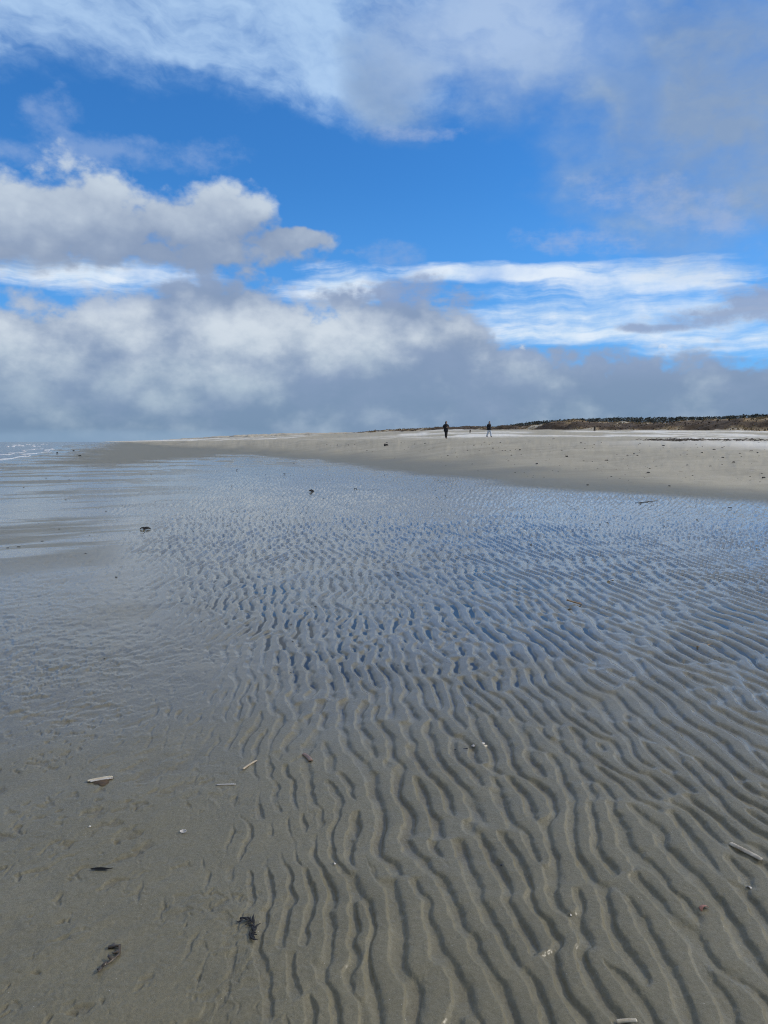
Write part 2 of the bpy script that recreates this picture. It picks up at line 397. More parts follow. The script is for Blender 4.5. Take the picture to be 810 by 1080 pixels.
def relief(x, y):
    zr, H, zone = ripple(x, y)
    d = np.hypot(x, y)
    near = sst(60, 20, d)
    z = zr
    z = z + (fbm(x * 0.9, y * 0.9, 11, 3) - 0.5) * 0.016 * near
    # small irregularities on the backs, stronger where the wave field is broken
    z = z + (fbm(x * 26, y * 20, 12, 3) - 0.5) * 0.0027 * sst(18, 6, d) + (fbm(x * 95, y * 80, 9, 2) - 0.5) * 0.0010 * sst(6, 3, d)
    # the planed flat at the left: faint current combing and scattered scour pits
    flat = np.clip(1 - zone, 0, 1)
    ca, sa = cos(radians(52)), sin(radians(52))
    u = x * ca + y * sa; v = -x * sa + y * ca
    z = z + (fbm(u * 2.2, v * 11, 13, 4) - 0.5) * 0.0045 * flat * near
    qx = x + (fbm(x * 22, y * 22, 3, 2) - 0.5) * 0.05; qy = y + (fbm(x * 22, y * 22, 6, 2) - 0.5) * 0.05
    u = qx * ca + qy * sa; v = -qx * sa + qy * ca
    p = fbm(u * 8, v * 24, 14, 3) * 0.62 + fbm(x * 1.9 + 5, y * 1.9, 2, 3) * 0.66
    z = z - sst(0.80, 0.92, p) * 0.0045 * flat * near
    p = fbm(qx * 34, qy * 26, 5, 2) * 0.72 + fbm(x * 2.6, y * 2.6, 8, 2) * 0.6
    z = z - sst(0.90, 1.0, p) * 0.0050 * flat * sst(14, 5, d)
    # clustered dimples and worm-cast pocks, a few centimetres across
    p = fbm(qx * 15 + 3, qy * 13, 10, 3, 0.6) * 0.66 + fbm(x * 1.2 + 9, y * 0.9, 6, 3) * 0.62
    z = z - (sst(0.69, 0.80, p) * 0.0055 - sst(0.62, 0.69, p) * 0.0008) * (0.35 + 0.65 * flat) * flat * sst(22, 8, d)
    e = beach_e(x, y)
    dry = sst(2, 10, e)
    z = z + dry * ((fbm(x * 0.8, y * 0.8, 15, 4) - 0.5) * 0.12 + (fbm(x * 2.6, y * 2.6, 4, 3) - 0.5) * 0.07 + (fbm(x * 0.11, y * 0.11, 1, 3) - 0.5) * 0.30)
    return z, H, zone
def ground_z(x, y):
    x = np.atleast_1d(np.asarray(x, float)); y = np.atleast_1d(np.asarray(y, float))
    return base_z(x, y) + relief(x, y)[0]
def at(px, py, far=3000.0):
    """where the line of sight through a photograph pixel meets the ground"""
    d = ray(px, py)
    t = np.concatenate([np.linspace(1, 30, 3000), np.geomspace(30.02, far, 4000)])
    g = ground_z(d.x * t, d.y * t); h = EYE + d.z * t - g
    i = int(np.argmax(h <= 0)) or len(t) - 1
    f = h[i - 1] / (h[i - 1] - h[i] + 1e-12)
    tt = t[i - 1] + (t[i] - t[i - 1]) * f
    x, y = d.x * tt, d.y * tt
    return Vector((x, y, float(ground_z(x, y)[0])))

# ---------------------------------------------------------------- one sheet of ground, finest near the eye
DEN = 0.06
az = np.concatenate([np.arange(-31, 31.0001, DEN), 31 + np.cumsum(np.linspace(0.1, 2.4, 60))])
az = az[az < 180]
left = -31 - np.cumsum(np.linspace(0.1, 2.4, 60)); left = left[left > -180][::-1]
az = np.radians(np.concatenate([left, az]))
th = np.concatenate([np.linspace(84, 44, 60), np.arange(43.8, 0.33, -DEN)])
rad = EYE / np.tan(np.radians(th))
rad = np.concatenate([rad, np.geomspace(rad[-1] * 1.03, 12000, 70)])
NR, NA = len(rad), len(az)
GX = rad[:, None] * np.sin(az)[None]; GY = rad[:, None] * np.cos(az)[None]
bz = base_z(GX, GY); rz, RH, RZ = relief(GX, GY)
GZ = bz + rz

def mesh_np(name, verts, quads, mat, smooth=True, kind=None, attrs=()):
    me = bpy.data.meshes.new(name)
    me.vertices.add(len(verts)); me.vertices.foreach_set('co', np.ascontiguousarray(verts, dtype=np.float32).ravel())
    q = np.ascontiguousarray(quads, dtype=np.int32); nq, k = q.shape
    me.loops.add(nq * k); me.loops.foreach_set('vertex_index', q.ravel())
    me.polygons.add(nq)
    me.polygons.foreach_set('loop_start', np.arange(0, nq * k, k, dtype=np.int32))
    me.polygons.foreach_set('use_smooth', np.full(nq, smooth, dtype=bool))
    me.update(calc_edges=True)
    for nm, val in attrs:
        a = me.attributes.new(nm, 'FLOAT', 'POINT'); a.data.foreach_set('value', np.ascontiguousarray(val, dtype=np.float32).ravel())
    if mat: me.materials.append(mat)
    o = bpy.data.objects.new(name, me); COL.objects.link(o)
    if kind: o['kind'] = kind
    return o
def grid_quads(nr, nc, off=0, wrap=False):
    i = np.arange(nr - 1)[:, None] * nc; j = np.arange(nc if wrap else nc - 1)[None]
    j1 = (j + 1) % nc
    q = np.stack([i + j, i + j1, i + nc + j1, i + nc + j], -1)
    return q.reshape(-1, 4) + off

# wetness: 1 = under a film of water, 0.5 = soaked, 0 = dry
E = beach_e(GX, GY); SP = spit(GX, GY)
dist = np.hypot(GX, GY)
st = fbm(GX * 0.22 - GY * 0.05, GY * 0.75 - GX * 0.45, 13, 5, 0.6)
n1 = fbm(GX * 0.25, GY * 0.25, 2, 4); n2 = fbm(GX * 1.7 + GY * .6, GY * 0.8, 6, 4)
film = sst(0.22, 0.66, n1 * 0.25 + n2 * 0.2 + st * 0.45 + sst(1.5, 14.0, dist) * 0.40 + 0.07 * (1 - RZ) * sst(10, 6, dist))
film = film * sst(0.5, -2.0, E) * (1 - SP) * (1 - 0.75 * (1 - RZ) * sst(7, 12, dist) * sst(0.56, 0.42, st))
film = film * (0.55 + 0.45 * sst(2.6, 5.0, dist))
film = np.maximum(film, sst(3, -1, GX - x_sea(GY)) * (1 - SP * .6))
damp = np.clip(sst(8.5, 0.5, E + (n1 - 0.5) * 5), 0, 1)
pale = sst(14, 30, E) * sst(0.57, 0.66, fbm(GX * 0.014, GY * 0.075, 7, 4) + sst(350, 700, dist) * 0.22)

for x0_, x1_, yp_, w_ in ((640, 702, 460.2, 2.6), (600, 640, 459.6, 1.6), (690, 742, 455.0, 5.0), (735, 815, 462.4, 2.2), (782, 815, 454.6, 5.0), (572, 604, 458.6, 2.4), (500, 560, 458.0, 2.6), (425, 465, 457.6, 3.2)):
    A_, B_ = at(x0_, yp_), at(x1_, yp_); dx_, dyy_ = B_.x - A_.x, B_.y - A_.y; L2_ = dx_ * dx_ + dyy_ * dyy_
    t_ = ((GX - A_.x) * dx_ + (GY - A_.y) * dyy_) / L2_
    q_ = np.hypot(GX - (A_.x + dx_ * np.clip(t_, 0, 1)), GY - (A_.y + dyy_ * np.clip(t_, 0, 1)))
    pale = np.maximum(pale, sst(1.25, 0.6, q_ / w_ + (fbm(GX * 0.15, GY * 0.4, 5, 3) - .5) * 1.2))

def new_mat(name):
    m = bpy.data.materials.new(name); m.use_nodes = True
    nt = m.node_tree; nt.nodes.clear()
    out = nt.nodes.new('ShaderNodeOutputMaterial')
    return m, nt, out
def attr(nt, name):
    n = nt.nodes.new('ShaderNodeAttribute'); n.attribute_name = name; return X(nt, n.outputs['Fac'])
def principled(nt, out, **k):
    p = nt.nodes.new('ShaderNodeBsdfPrincipled')
    for a, v in k.items(): put(nt, p.inputs[a.replace('_', ' ')], v)
    nt.links.new(p.outputs[0], out.inputs['Surface']); return p
def bump(nt, h, strength=1.0, distance=0.001, normal=None):
    n = nt.nodes.new('ShaderNodeBump'); n.inputs['Strength'].default_value = strength; n.inputs['Distance'].default_value = distance
    put(nt, n.inputs['Height'], h)
    if normal is not None: put(nt, n.inputs['Normal'], normal)
    return X(nt, n.outputs[0])

def sand_material():
    m, nt, out = new_mat('sand')
    tc = nt.nodes.new('ShaderNodeTexCoord'); P = X(nt, tc.outputs['Object'])
    film, damp, pale, pit = attr(nt, 'film'), attr(nt, 'damp'), attr(nt, 'pale'), attr(nt, 'pit')
    g = noise(nt, P, 900, 2, 0.7)
    b = noise(nt, P, 3.5, 6, 0.6)
    w = noise(nt, vmath(nt, 'MULTIPLY', P, (0.35, 1.0, 1.0)), 0.55, 6, 0.6)
    wet = mixc(nt, (b - 0.3) * 1.6, (0.174, 0.153, 0.090), (0.230, 0.202, 0.121))
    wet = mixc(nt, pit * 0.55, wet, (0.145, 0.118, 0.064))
    dry = mixc(nt, (w - 0.25) * 1.8, (0.40, 0.358, 0.27), (0.54, 0.487, 0.37))
    lines = noise(nt, vmath(nt, 'MULTIPLY', vmath(nt, 'ADD', P, vmath(nt, 'SCALE', P, 0.0)), (0.25, 0.9, 1)), 1.3, 7, 0.72)
    dry = mixc(nt, ((lines - .46) * 3.0).clamp() * 0.45, dry, (0.25, 0.222, 0.165))
    dry = mixc(nt, noise(nt, vmath(nt, 'MULTIPLY', P, (1, .6, 1)), 2.4, 3, 0.7).step(0.62, 0.70) * 0.40, dry, (0.17, 0.145, 0.105))
    dry = mixc(nt, pale, dry, (0.84, 0.80, 0.71))
    c = mixc(nt, damp, dry, wet)
    mot = noise(nt, P, 70, 6, 0.75)
    c = mixc(nt, ((mot - 0.5) * 2.6).max(0.0) * 0.6, c, (0.075, 0.068, 0.05))
    c = mixc(nt, ((0.5 - mot) * 2.6).max(0.0) * 0.6, c, (0.30, 0.28, 0.215))
    c = mixc(nt, g.step(0.60, 0.78) * 0.55, c, (0.05, 0.045, 0.04))
    fl = voro(nt, P, 60, 0, 0.5, feature='F1').step(0.10, 0.05) * noise(nt, P, 21, 1, 0.5).step(0.52, 0.60)
    c = mixc(nt, fl * 0.75, c, (0.035, 0.030, 0.022))
    fl = voro(nt, vmath(nt, 'ADD', P, (3.1, 1.7, 0)), 34, 0, 0.5, feature='F1').step(0.06, 0.035) * noise(nt, P, 9, 1, 0.5).step(0.50, 0.6)
    c = mixc(nt, fl * 0.8, c, (0.55, 0.52, 0.45))
    c = mixc(nt, noise(nt, P, 1300, 1, 0.5).step(0.68, 0.78) * 0.5, c, (0.5, 0.47, 0.40))
    nb = bump(nt, g + mot * 3.0, 0.8, 0.0014)
    cb = bump(nt, mot + noise(nt, vmath(nt, 'MULTIPLY', P, (1, 0.5, 1)), 11, 5, 0.65) * 2.5, 0.24, 0.0026)
    p = principled(nt, out, Base_Color=c, Roughness=damp.lin(0, 1, 0.95, 0.62), Normal=nb)
    p.inputs['Specular IOR Level'].default_value = 0.3
    put(nt, p.inputs['Coat Weight'], (film * 0.85 + damp * 0.25).clamp())
    put(nt, p.inputs['Coat Roughness'], ((film * -0.29 + 0.33) + (b - .5) * .06).max(0.02))
    p.inputs['Coat IOR'].default_value = 1.33
    put(nt, p.inputs['Coat Normal'], cb)
    return m
sand = sand_material()
# darker olive brown floor in the deeper hollows, fading out with distance
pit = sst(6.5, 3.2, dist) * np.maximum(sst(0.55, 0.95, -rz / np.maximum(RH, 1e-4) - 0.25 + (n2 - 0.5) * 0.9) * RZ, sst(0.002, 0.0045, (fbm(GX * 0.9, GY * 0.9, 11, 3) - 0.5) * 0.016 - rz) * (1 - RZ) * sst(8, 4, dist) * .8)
V = np.stack([GX, GY, GZ], -1).reshape(-1, 3)
Q = grid_quads(NR, NA, wrap=True)
V = np.vstack([V, [[0, 0, float(GZ[0].mean())]]])
def ap(v): return np.append(v.ravel(), 0)
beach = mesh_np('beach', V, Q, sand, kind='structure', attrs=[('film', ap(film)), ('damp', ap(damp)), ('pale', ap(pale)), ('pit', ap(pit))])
# close the small hole under the eye
bmx = bmesh.new(); bmx.from_mesh(beach.data); bmx.verts.ensure_lookup_table()
c = bmx.verts[NR * NA]
for j in range(NA): bmx.faces.new((c, bmx.verts[(j + 1) % NA], bmx.verts[j])).smooth = True
bmx.to_mesh(beach.data); bmx.free()

# ---------------------------------------------------------------- water standing in the ripple troughs and on the flat
def water_material(name, tint, rough, b1, b2):
    m, nt, out = new_mat(name)
    tc = nt.nodes.new('ShaderNodeTexCoord'); P = X(nt, tc.outputs['Object'])
    nb = bump(nt, noise(nt, P, b1[0], 3, 0.5), b1[1], b1[2])
    tr = nt.nodes.new('ShaderNodeBsdfTransparent'); tr.inputs[0].default_value = (*tint, 1)
    gl = nt.nodes.new('ShaderNodeBsdfGlossy'); gl.inputs['Roughness'].default_value = rough; put(nt, gl.inputs['Normal'], nb)
    fr = nt.nodes.new('ShaderNodeFresnel'); fr.inputs[0].default_value = 1.33; put(nt, fr.inputs['Normal'], nb)
    mx = nt.nodes.new('ShaderNodeMixShader'); nt.links.new(fr.outputs[0], mx.inputs[0]); nt.links.new(tr.outputs[0], mx.inputs[1]); nt.links.new(gl.outputs[0], mx.inputs[2])
    nt.links.new(mx.outputs[0], out.inputs['Surface'])
    return m
film_mat = water_material('shallow water', (0.98, 0.97, 0.95), 0.015, (9.0, 0.15, 0.002), None)
low = (fbm(GX * 0.9, GY * 0.9, 11, 3) - 0.5) * 0.016 * sst(60, 20, dist)
full = sst(0.36, 0.66, fbm(GX * 0.45, GY * 0.45, 12, 3) * 0.55 + sst(2.5, 6.5, dist) * 0.42 - sst(8, 14, dist) * 0.22 - sst(0.15, 0.9, (GX - 0.12 * GY)) * sst(9, 4, dist) * 0.10)
LEV = bz + low * 0.92 - RH * (1.07 - 0.30 * full) - (1 - sst(0.35, 0.8, RZ)) * 0.02
deep = (LEV - GZ)
keep = (deep > -0.0015)
fq = Q[: (NR - 1) * NA]
ok = keep.ravel()[fq].any(1) & ((RZ.ravel()[fq] > 0.3).all(1)) & ((dist.ravel()[fq] < 55).all(1)) & ((dist.ravel()[fq] > 3.1).all(1))
fq = fq[ok]
uid, inv = np.unique(fq.ravel(), return_inverse=True)
wv = np.stack([GX.ravel()[uid], GY.ravel()[uid], LEV.ravel()[uid]], -1)
mesh_np('water', wv, inv.reshape(-1, 4), film_mat, kind='structure')

# ---------------------------------------------------------------- the sea
yy = np.concatenate([np.geomspace(12, 1500, 380), np.geomspace(1530, 14000, 60)])
tt = np.concatenate([np.linspace(0, 60, 90), np.geomspace(61, 9000, 120)])
SX = (x_sea(yy) + 2.0)[:, None] - tt[None] * (1 + yy[:, None] / 400); SY = np.repeat(yy[:, None], len(tt), 1)
amp = sst(3, 40, x_sea(SY) - SX)
SZ = -0.02 + amp * ((fbm(SX * 0.25, SY * 0.10, 3, 4) - 0.5) * 0.30)
m, nt_, out_ = new_mat('sea water')
tc = nt_.nodes.new('ShaderNodeTexCoord'); P = X(nt_, tc.outputs['Object'])
nb = bump(nt_, noise(nt_, vmath(nt_, 'MULTIPLY', P, (1, 0.5, 1)), 1.6, 5, 0.6), 0.9, 0.12)
principled(nt_, out_, Base_Color=(0.055, 0.075, 0.085), Roughness=0.12, IOR=1.33, Normal=nb)
sea = mesh_np('sea', np.stack([SX, SY, SZ], -1).reshape(-1, 3), grid_quads(len(yy), len(tt)), m, kind='structure')
# ---------------------------------------------------------------- naming helpers
def tag(o, label=None, cat=None, group=None, kind=None):
    if label: o['label'] = label
    if cat: o['category'] = cat
    if group: o['group'] = group
    if kind: o['kind'] = kind
    return o
def empty(name, loc, rz=0.0):
    o = bpy.data.objects.new(name, None); COL.objects.link(o)
    o.location = loc; o.rotation_euler.z = rz; o.empty_display_size = 0.1
    return o
def link_mesh(name, me, mat=None, parent=None, smooth=True):
    if mat: me.materials.clear(); me.materials.append(mat)
    if smooth: me.polygons.foreach_set('use_smooth', [True] * len(me.polygons))
    o = bpy.data.objects.new(name, me); COL.objects.link(o)
    if parent: o.parent = parent
    return o
def from_bm(name, bm, mat=None, parent=None, smooth=True):
    bmesh.ops.recalc_face_normals(bm, faces=bm.faces)
    me = bpy.data.meshes.new(name); bm.to_mesh(me); bm.free()
    return link_mesh(name, me, mat, parent, smooth)
def simple(name, base, rough=0.6, var=0.25, scale=30.0, coat=0.0, second=None, bmp=0.3, bd=0.002):
    m, nt, out = new_mat(name)
    tc = nt.nodes.new('ShaderNodeTexCoord'); P = X(nt, tc.outputs['Object'])
    n = noise(nt, P, scale, 5, 0.6)
    lo = second or tuple(v * (1 - var) for v in base)
    c = mixc(nt, (n - 0.3) * 2.4, lo, base)
    p = principled(nt, out, Base_Color=c, Roughness=rough, Normal=bump(nt, n, bmp, bd))
    p.inputs['Coat Weight'].default_value = coat; p.inputs['Coat Roughness'].default_value = 0.15
    return m

# ---------------------------------------------------------------- dunes
_fy = [40, 100, 250, 350, 430, 550, 1000, 3000, 9000]
_fx = [215, 190, 125, 86, 52, -3, -173, -850, -2900]
dy_ = np.concatenate([np.arange(60, 620, 1.0), np.arange(622, 1150, 2.5), np.geomspace(1155, 4200, 160)])
dw_ = np.concatenate([np.arange(-6, 60, 0.8), np.arange(60, 170, 2.0), np.arange(170, 420, 8.0)])
FX_ = np.interp(dy_, _fy, _fx)
nx_, ny_ = 0.92, 0.39
def dune_h(yk, w, x, y):
    top = np.interp(yk, [60, 150, 250, 300, 350, 380, 405, 440, 480, 550, 640, 700, 1000, 1500, 2400, 4200], [3.4, 3.8, 3.9, 4.0, 4.4, 4.4, 4.4, 4.4, 4.3, 4.2, 3.2, 3.2, 5.2, 5.5, 5.0, 2.0])
    ridge = fbm(x * 0.022, y * 0.022, 3, 5, 0.52)
    hum = fbm(x * 0.11, y * 0.11, 7, 4, 0.55)
    face = sst(-1, 13, w + (hum - 0.5) * 12)
    h = top * (0.30 + 0.30 * sst(5, 40, w) + 0.95 * (ridge - 0.28) + 0.55 * (hum - 0.45)) * face
    h = h + top * 0.55 * np.exp(-((yk - 268) / 16.0) ** 2 - ((w - 24) / 15.0) ** 2) + top * 0.35 * np.exp(-((yk - 372) / 14.0) ** 2 - ((w - 18) / 14.0) ** 2)
    return np.maximum(h, 0) - 0.25 * (1 - face) - sst(230, 420, w) * 3
DYK = np.repeat(dy_[:, None], len(dw_), 1); DW = np.repeat(dw_[None], len(dy_), 0)
DX = FX_[:, None] + DW * nx_; DY = DYK + DW * ny_
DH = dune_h(DYK, DW, DX, DY)
DZ = base_z(DX, DY) + DH
# cover: 0 bare sand, 1 dark heath, in between dead grass
hf = fbm(DX * 0.05, DY * 0.05, 9, 5, 0.55); hb = fbm(DX * 0.16, DY * 0.16, 12, 4, 0.6)
cover = sst(0.47, 0.60, hf * 0.6 + hb * 0.4 + 0.09 * sst(2, 8, DW) - 0.16 * np.exp(-((DYK - 268) / 14.0) ** 2 - ((DW - 22) / 12.0) ** 2) - 0.10 * np.exp(-((DYK - 372) / 12.0) ** 2 - ((DW - 16) / 12.0) ** 2)
            - 0.4 * sst(640, 760, DYK))
grassy = sst(0.30, 0.47, hf * 0.45 + hb * 0.55) * (1 - 0.9 * sst(640, 760, DYK)) * sst(-3, 4, DW + (hb - .5) * 12)
m, nt_, out_ = new_mat('dune ground')
tc = nt_.nodes.new('ShaderNodeTexCoord'); P = X(nt_, tc.outputs['Object'])
n = noise(nt_, P, 1.2, 6, 0.7); nb_ = noise(nt_, P, 0.25, 5, 0.6)
sandc = mixc(nt_, n, (0.50, 0.44, 0.33), (0.62, 0.56, 0.44))
gr = mixc(nt_, (n - .3) * 2, (0.26, 0.165, 0.075), (0.56, 0.39, 0.20))
hc = mixc(nt_, (n - .3) * 2, (0.040, 0.027, 0.017), (0.14, 0.088, 0.044))
c = mixc(nt_, attr(nt_, 'grassy') * (n + 0.45).clamp(), sandc, gr)
c = mixc(nt_, (attr(nt_, 'cover') + (n - 0.5) * 0.7).clamp(), c, hc)
principled(nt_, out_, Base_Color=c, Roughness=0.95, Normal=bump(nt_, n, 1.0, 0.4))
mesh_np('dunes', np.stack([DX, DY, DZ], -1).reshape(-1, 3), grid_quads(len(dy_), len(dw_)), m, kind='structure', attrs=[('cover', cover), ('grassy', grassy)])

# low shrubs and grass on the dunes: a mass nobody could count
def tufts(name, sel, n, size, mat, blades=7):
    idx = rng.choice(np.flatnonzero(sel.ravel()), n)
    r = np.random.default_rng(n)
    c = np.stack([DX.ravel()[idx], DY.ravel()[idx], DZ.ravel()[idx]], -1) + np.stack([r.uniform(-.5, .5, n), r.uniform(-.5, .5, n), np.zeros(n)], -1)
    hh = size * r.uniform(0.45, 1.2, n)
    V, Q = [], []
    for k in range(blades):
        a = r.uniform(0, 2 * pi, n); lean = r.uniform(0.1, 0.8, n); wd = r.uniform(0.18, 0.38, n) * hh
        dirv = np.stack([np.cos(a), np.sin(a), np.zeros(n)], -1); side = np.stack([-np.sin(a), np.cos(a), np.zeros(n)], -1)
        b = c + dirv * (hh * 0.15)[:, None]
        t = c + dirv * (hh * lean)[:, None] + np.array([0, 0, 1]) * (hh * r.uniform(.6, 1.0, n))[:, None]
        md = (b * 0.45 + t * 0.55) + np.array([0, 0, 1]) * (hh * .12)[:, None]
        V += [b - np.array([0, 0, .1]), md + side * wd[:, None], t, md - side * wd[:, None]]
    V = np.stack(V, 1).reshape(-1, 3)
    Q = np.arange(n * blades * 4).reshape(-1, 4)
    o = mesh_np(name, V, Q, mat, smooth=False)
    return o
heath_m = simple('heath', (0.12, 0.075, 0.038), 0.95, second=(0.032, 0.024, 0.016), scale=0.5)
grass_m = simple('dead marram', (0.36, 0.28, 0.16), 0.95, second=(0.15, 0.12, 0.065), scale=0.4)
vis = (DYK < 640) & (DW < 110) & (DX / DY > -0.1) & (DX / DY < 0.75)
o = tufts('heather', vis & (cover > 0.55), 3000, 0.5, heath_m)
tag(o, 'dark brown heather and low scrub covering the dune slopes', 'heather', kind='stuff')
o = tufts('marram_grass', vis & (cover < 0.5) & (grassy > 0.4), 5000, 0.6, grass_m)
tag(o, 'straw coloured dune grass on the sandy dune faces', 'dune grass', kind='stuff')

# the wood behind the dunes, one dark ragged line of conifers
def wood():
    r = np.random.default_rng(3)
    V, F = [], []
    k = 0
    for i in range(3000):
        yk = 170 + 630 * r.random() ** 1.3; w = r.uniform(95, 215)
        x = np.interp(yk, _fy, _fx) + w * nx_; y = yk + w * ny_
        tgt = x / y
        if tgt < 0.15 or tgt > 0.80: continue
        ppx = 405 + 811 * tgt
        d = y
        want = np.interp(ppx, [530, 560, 600, 650, 700, 730, 760, 800, 1050], [449.5, 445.2, 442.6, 440.9, 440.6, 440.2, 439.6, 437.4, 436.6]) - r.uniform(-0.9, 0.5) * (0.4 + vn(np.array([ppx * .09]), np.array([0.5]), 3)[0]) - (1.0 if r.random() < 0.02 else 0)
        zt = EYE + (466 - want) / 811 * d
        zb = float(base_z(np.array([x]), np.array([y]))[0]) + 1.0
        h = max(zt - zb, 1.2); rad_ = r.uniform(2.0, 4.2)
        # trunk and many needle-clump faces
        for q in range(30):
            f = r.random() ** 1.1; a = r.uniform(0, 2 * pi)
            rr = rad_ * (1.05 - f) ** 0.6 * r.uniform(0.3, 1.0)
            p = np.array([x + cos(a) * rr, y + sin(a) * rr, zb + h * (0.1 + 0.9 * f)])
            e1 = r.normal(size=3) * 0.40; e2 = r.normal(size=3) * 0.32; e1[2] *= .5
            V += [p - e1, p + e2, p + e1, p - e2]; F.append((k, k + 1, k + 2, k + 3)); k += 4
    return mesh_np('pine_wood', np.array(V), np.array(F), simple('pine needles', (0.105, 0.115, 0.095), 0.95, second=(0.055, 0.066, 0.062), scale=0.3), smooth=False)
tag(wood(), 'far dark line of conifer wood along the dune tops', 'wood', kind='stuff')

# ---------------------------------------------------------------- small breakers far out on the left
def foam():
    r = np.random.default_rng(9); V, F = [], []; k = 0
    for (px, py, n, sp) in ((19, 469.6, 7, 3.5), (23, 470.6, 5, 3), (33, 469.2, 6, 5), (46, 468.6, 6, 6), (40, 470.8, 3, 4), (12, 471.5, 3, 5)):
        for i in range(n):
            d = EYE * 811 / (py - 466 + r.uniform(-.2, .3)); x = (px - 405 + r.uniform(-sp, sp)) / 811 * d
            L = r.uniform(0.5, 1.6); H = r.uniform(0.10, 0.38); W = r.uniform(.25, .5)
            n_ = 9; base = k
            for j in range(n_):
                t = j / (n_ - 1); xx = x + (t - .5) * L; hh = H * sin(pi * t) ** 0.7 * r.uniform(.6, 1.1) + .01
                V += [(xx, d - W, -0.02), (xx, d - W * .3, hh * .8), (xx, d + W * .1, hh), (xx, d + W, -0.02)]; k += 4
            for j in range(n_ - 1):
                for q in range(3):
                    F.append((base + j * 4 + q, base + (j + 1) * 4 + q, base + (j + 1) * 4 + q + 1, base + j * 4 + q + 1))
    # the thin edge of the last wave run up on the flat
    ys = np.linspace(57, 170, 420)
    for off, wd_ in ((0.0, .08), (-3.4, .11)):
        xs_ = x_sea(ys) + off + (fbm(ys * .11, ys * 0 + off, 4, 4) - .5) * 5
        th_ = wd_ * np.clip(fbm(ys * .6, ys * 0 + 2 + off, 6, 3) * 2.2 - .55, 0.02, 1)
        for i in range(len(ys)):
            V += [(xs_[i] - th_[i], ys[i], .0), (xs_[i], ys[i], .035), (xs_[i] + th_[i], ys[i], -.01)]
        for i in range(len(ys) - 1):
            for q in range(2): F.append((k + i * 3 + q, k + i * 3 + q + 1, k + i * 3 + q + 4, k + i * 3 + q + 3))
        k += 3 * len(ys)
    return mesh_np('sea_foam', np.array(V), np.array(F), simple('foam', (0.82, 0.83, 0.84), 0.8, scale=3.0))
tag(foam(), 'white foam of small waves breaking near the far left horizon', 'foam', kind='stuff')

# ---------------------------------------------------------------- shells, sticks and weed on the sand
def scale_at(p): return (p - cam.location).length / FOCAL
def slope_basis(p):
    e = 0.03
    zx = float(ground_z(p.x + e, p.y)[0] - ground_z(p.x - e, p.y)[0]) / (2 * e); zy = float(ground_z(p.x, p.y + e)[0] - ground_z(p.x, p.y - e)[0]) / (2 * e)
    n = Vector((-zx, -zy, 1)).normalized(); return n
def lay(o, p, heading, lift=0.0, tilt=1.0):
    """stand an object on the sand at p, its x axis along heading, its z axis along the slope"""
    n = slope_basis(p) if tilt else Vector((0, 0, 1))
    xa = Vector((cos(heading), sin(heading), 0)); xa = (xa - n * xa.dot(n)).normalized(); ya = n.cross(xa)
    M = Matrix((xa, ya, n)).transposed().to_4x4(); M.translation = p + n * lift
    o.matrix_world = M
def seg(x0, y0, x1, y1):
    """middle, length and heading on the ground of a stroke in the photograph"""
    a, b = at(x0, y0), at(x1, y1); v = b - a
    return (a + b) / 2, v.length, atan2(v.y, v.x)
cream = simple('cream shell', (0.70, 0.62, 0.46), 0.45, second=(0.42, 0.33, 0.20), scale=60, coat=.3)
white = simple('white shell', (0.64, 0.61, 0.55), 0.5, second=(0.40, 0.36, 0.30), scale=60, coat=.3)
greysh = simple('grey shell', (0.56, 0.53, 0.48), 0.5, second=(0.27, 0.25, 0.22), scale=40, coat=.3)
tan_s = simple('brown shell', (0.33, 0.20, 0.12), 0.45, second=(0.14, 0.08, 0.05), scale=50, coat=.3)
pink = simple('reddish shell', (0.55, 0.25, 0.16), 0.45, second=(0.34, 0.13, 0.08), scale=50, coat=.3)
black_s = simple('dark shell', (0.035, 0.030, 0.030), 0.35, second=(0.012, 0.011, 0.012), scale=50, coat=.5)
weed_k = simple('black weed', (0.014, 0.012, 0.009), 0.7, second=(0.006, 0.005, 0.004), scale=80, coat=.12)
weed_b = simple('brown weed', (0.085, 0.055, 0.022), 0.5, second=(0.040, 0.026, 0.012), scale=60, coat=.4)
reed_m = simple('dead reed', (0.40, 0.26, 0.13), 0.7, second=(0.25, 0.15, 0.07), scale=60)
stone_m = simple('dark wet stone', (0.045, 0.042, 0.040), 0.5, second=(0.02, 0.02, 0.02), scale=20, coat=.3)

def valve_bm(L, W, arch, bow, flip=False, rag=0.0, seed=1, thick=None):
    """one razor-shell valve: a long shallow channel, slightly bowed along its length, with growth lines at the edge"""
    r = random.Random(seed); bm = bmesh.new(); nu, nv = 26, 9
    rows = []
    for i in range(nu):
        t = i / (nu - 1); x = (t - 0.5) * L
        endw = min(1.0, (min(t, 1 - t) / 0.045 + 0.15)) ** 0.5
        if rag and t > 0.9: endw *= r.uniform(1 - rag, 1)
        row = []
        for j in range(nv):
            a = (j / (nv - 1) - 0.5) * pi * 0.92
            y = sin(a) * W * 0.5 * endw + bow * L * (1 - (2 * t - 1) ** 2)
            z = cos(a) * arch * endw + 0.03 * W * sin(t * 60)
            row.append(bm.verts.new((x, y, -z + arch if flip else z)))
        rows.append(row)
    for i in range(nu - 1):
        for j in range(nv - 1): bm.faces.new((rows[i][j], rows[i + 1][j], rows[i + 1][j + 1], rows[i][j + 1]))
    bmesh.ops.recalc_face_normals(bm, faces=bm.faces)
    bmesh.ops.solidify(bm, geom=list(bm.faces), thickness=thick or W * 0.09)
    return bm
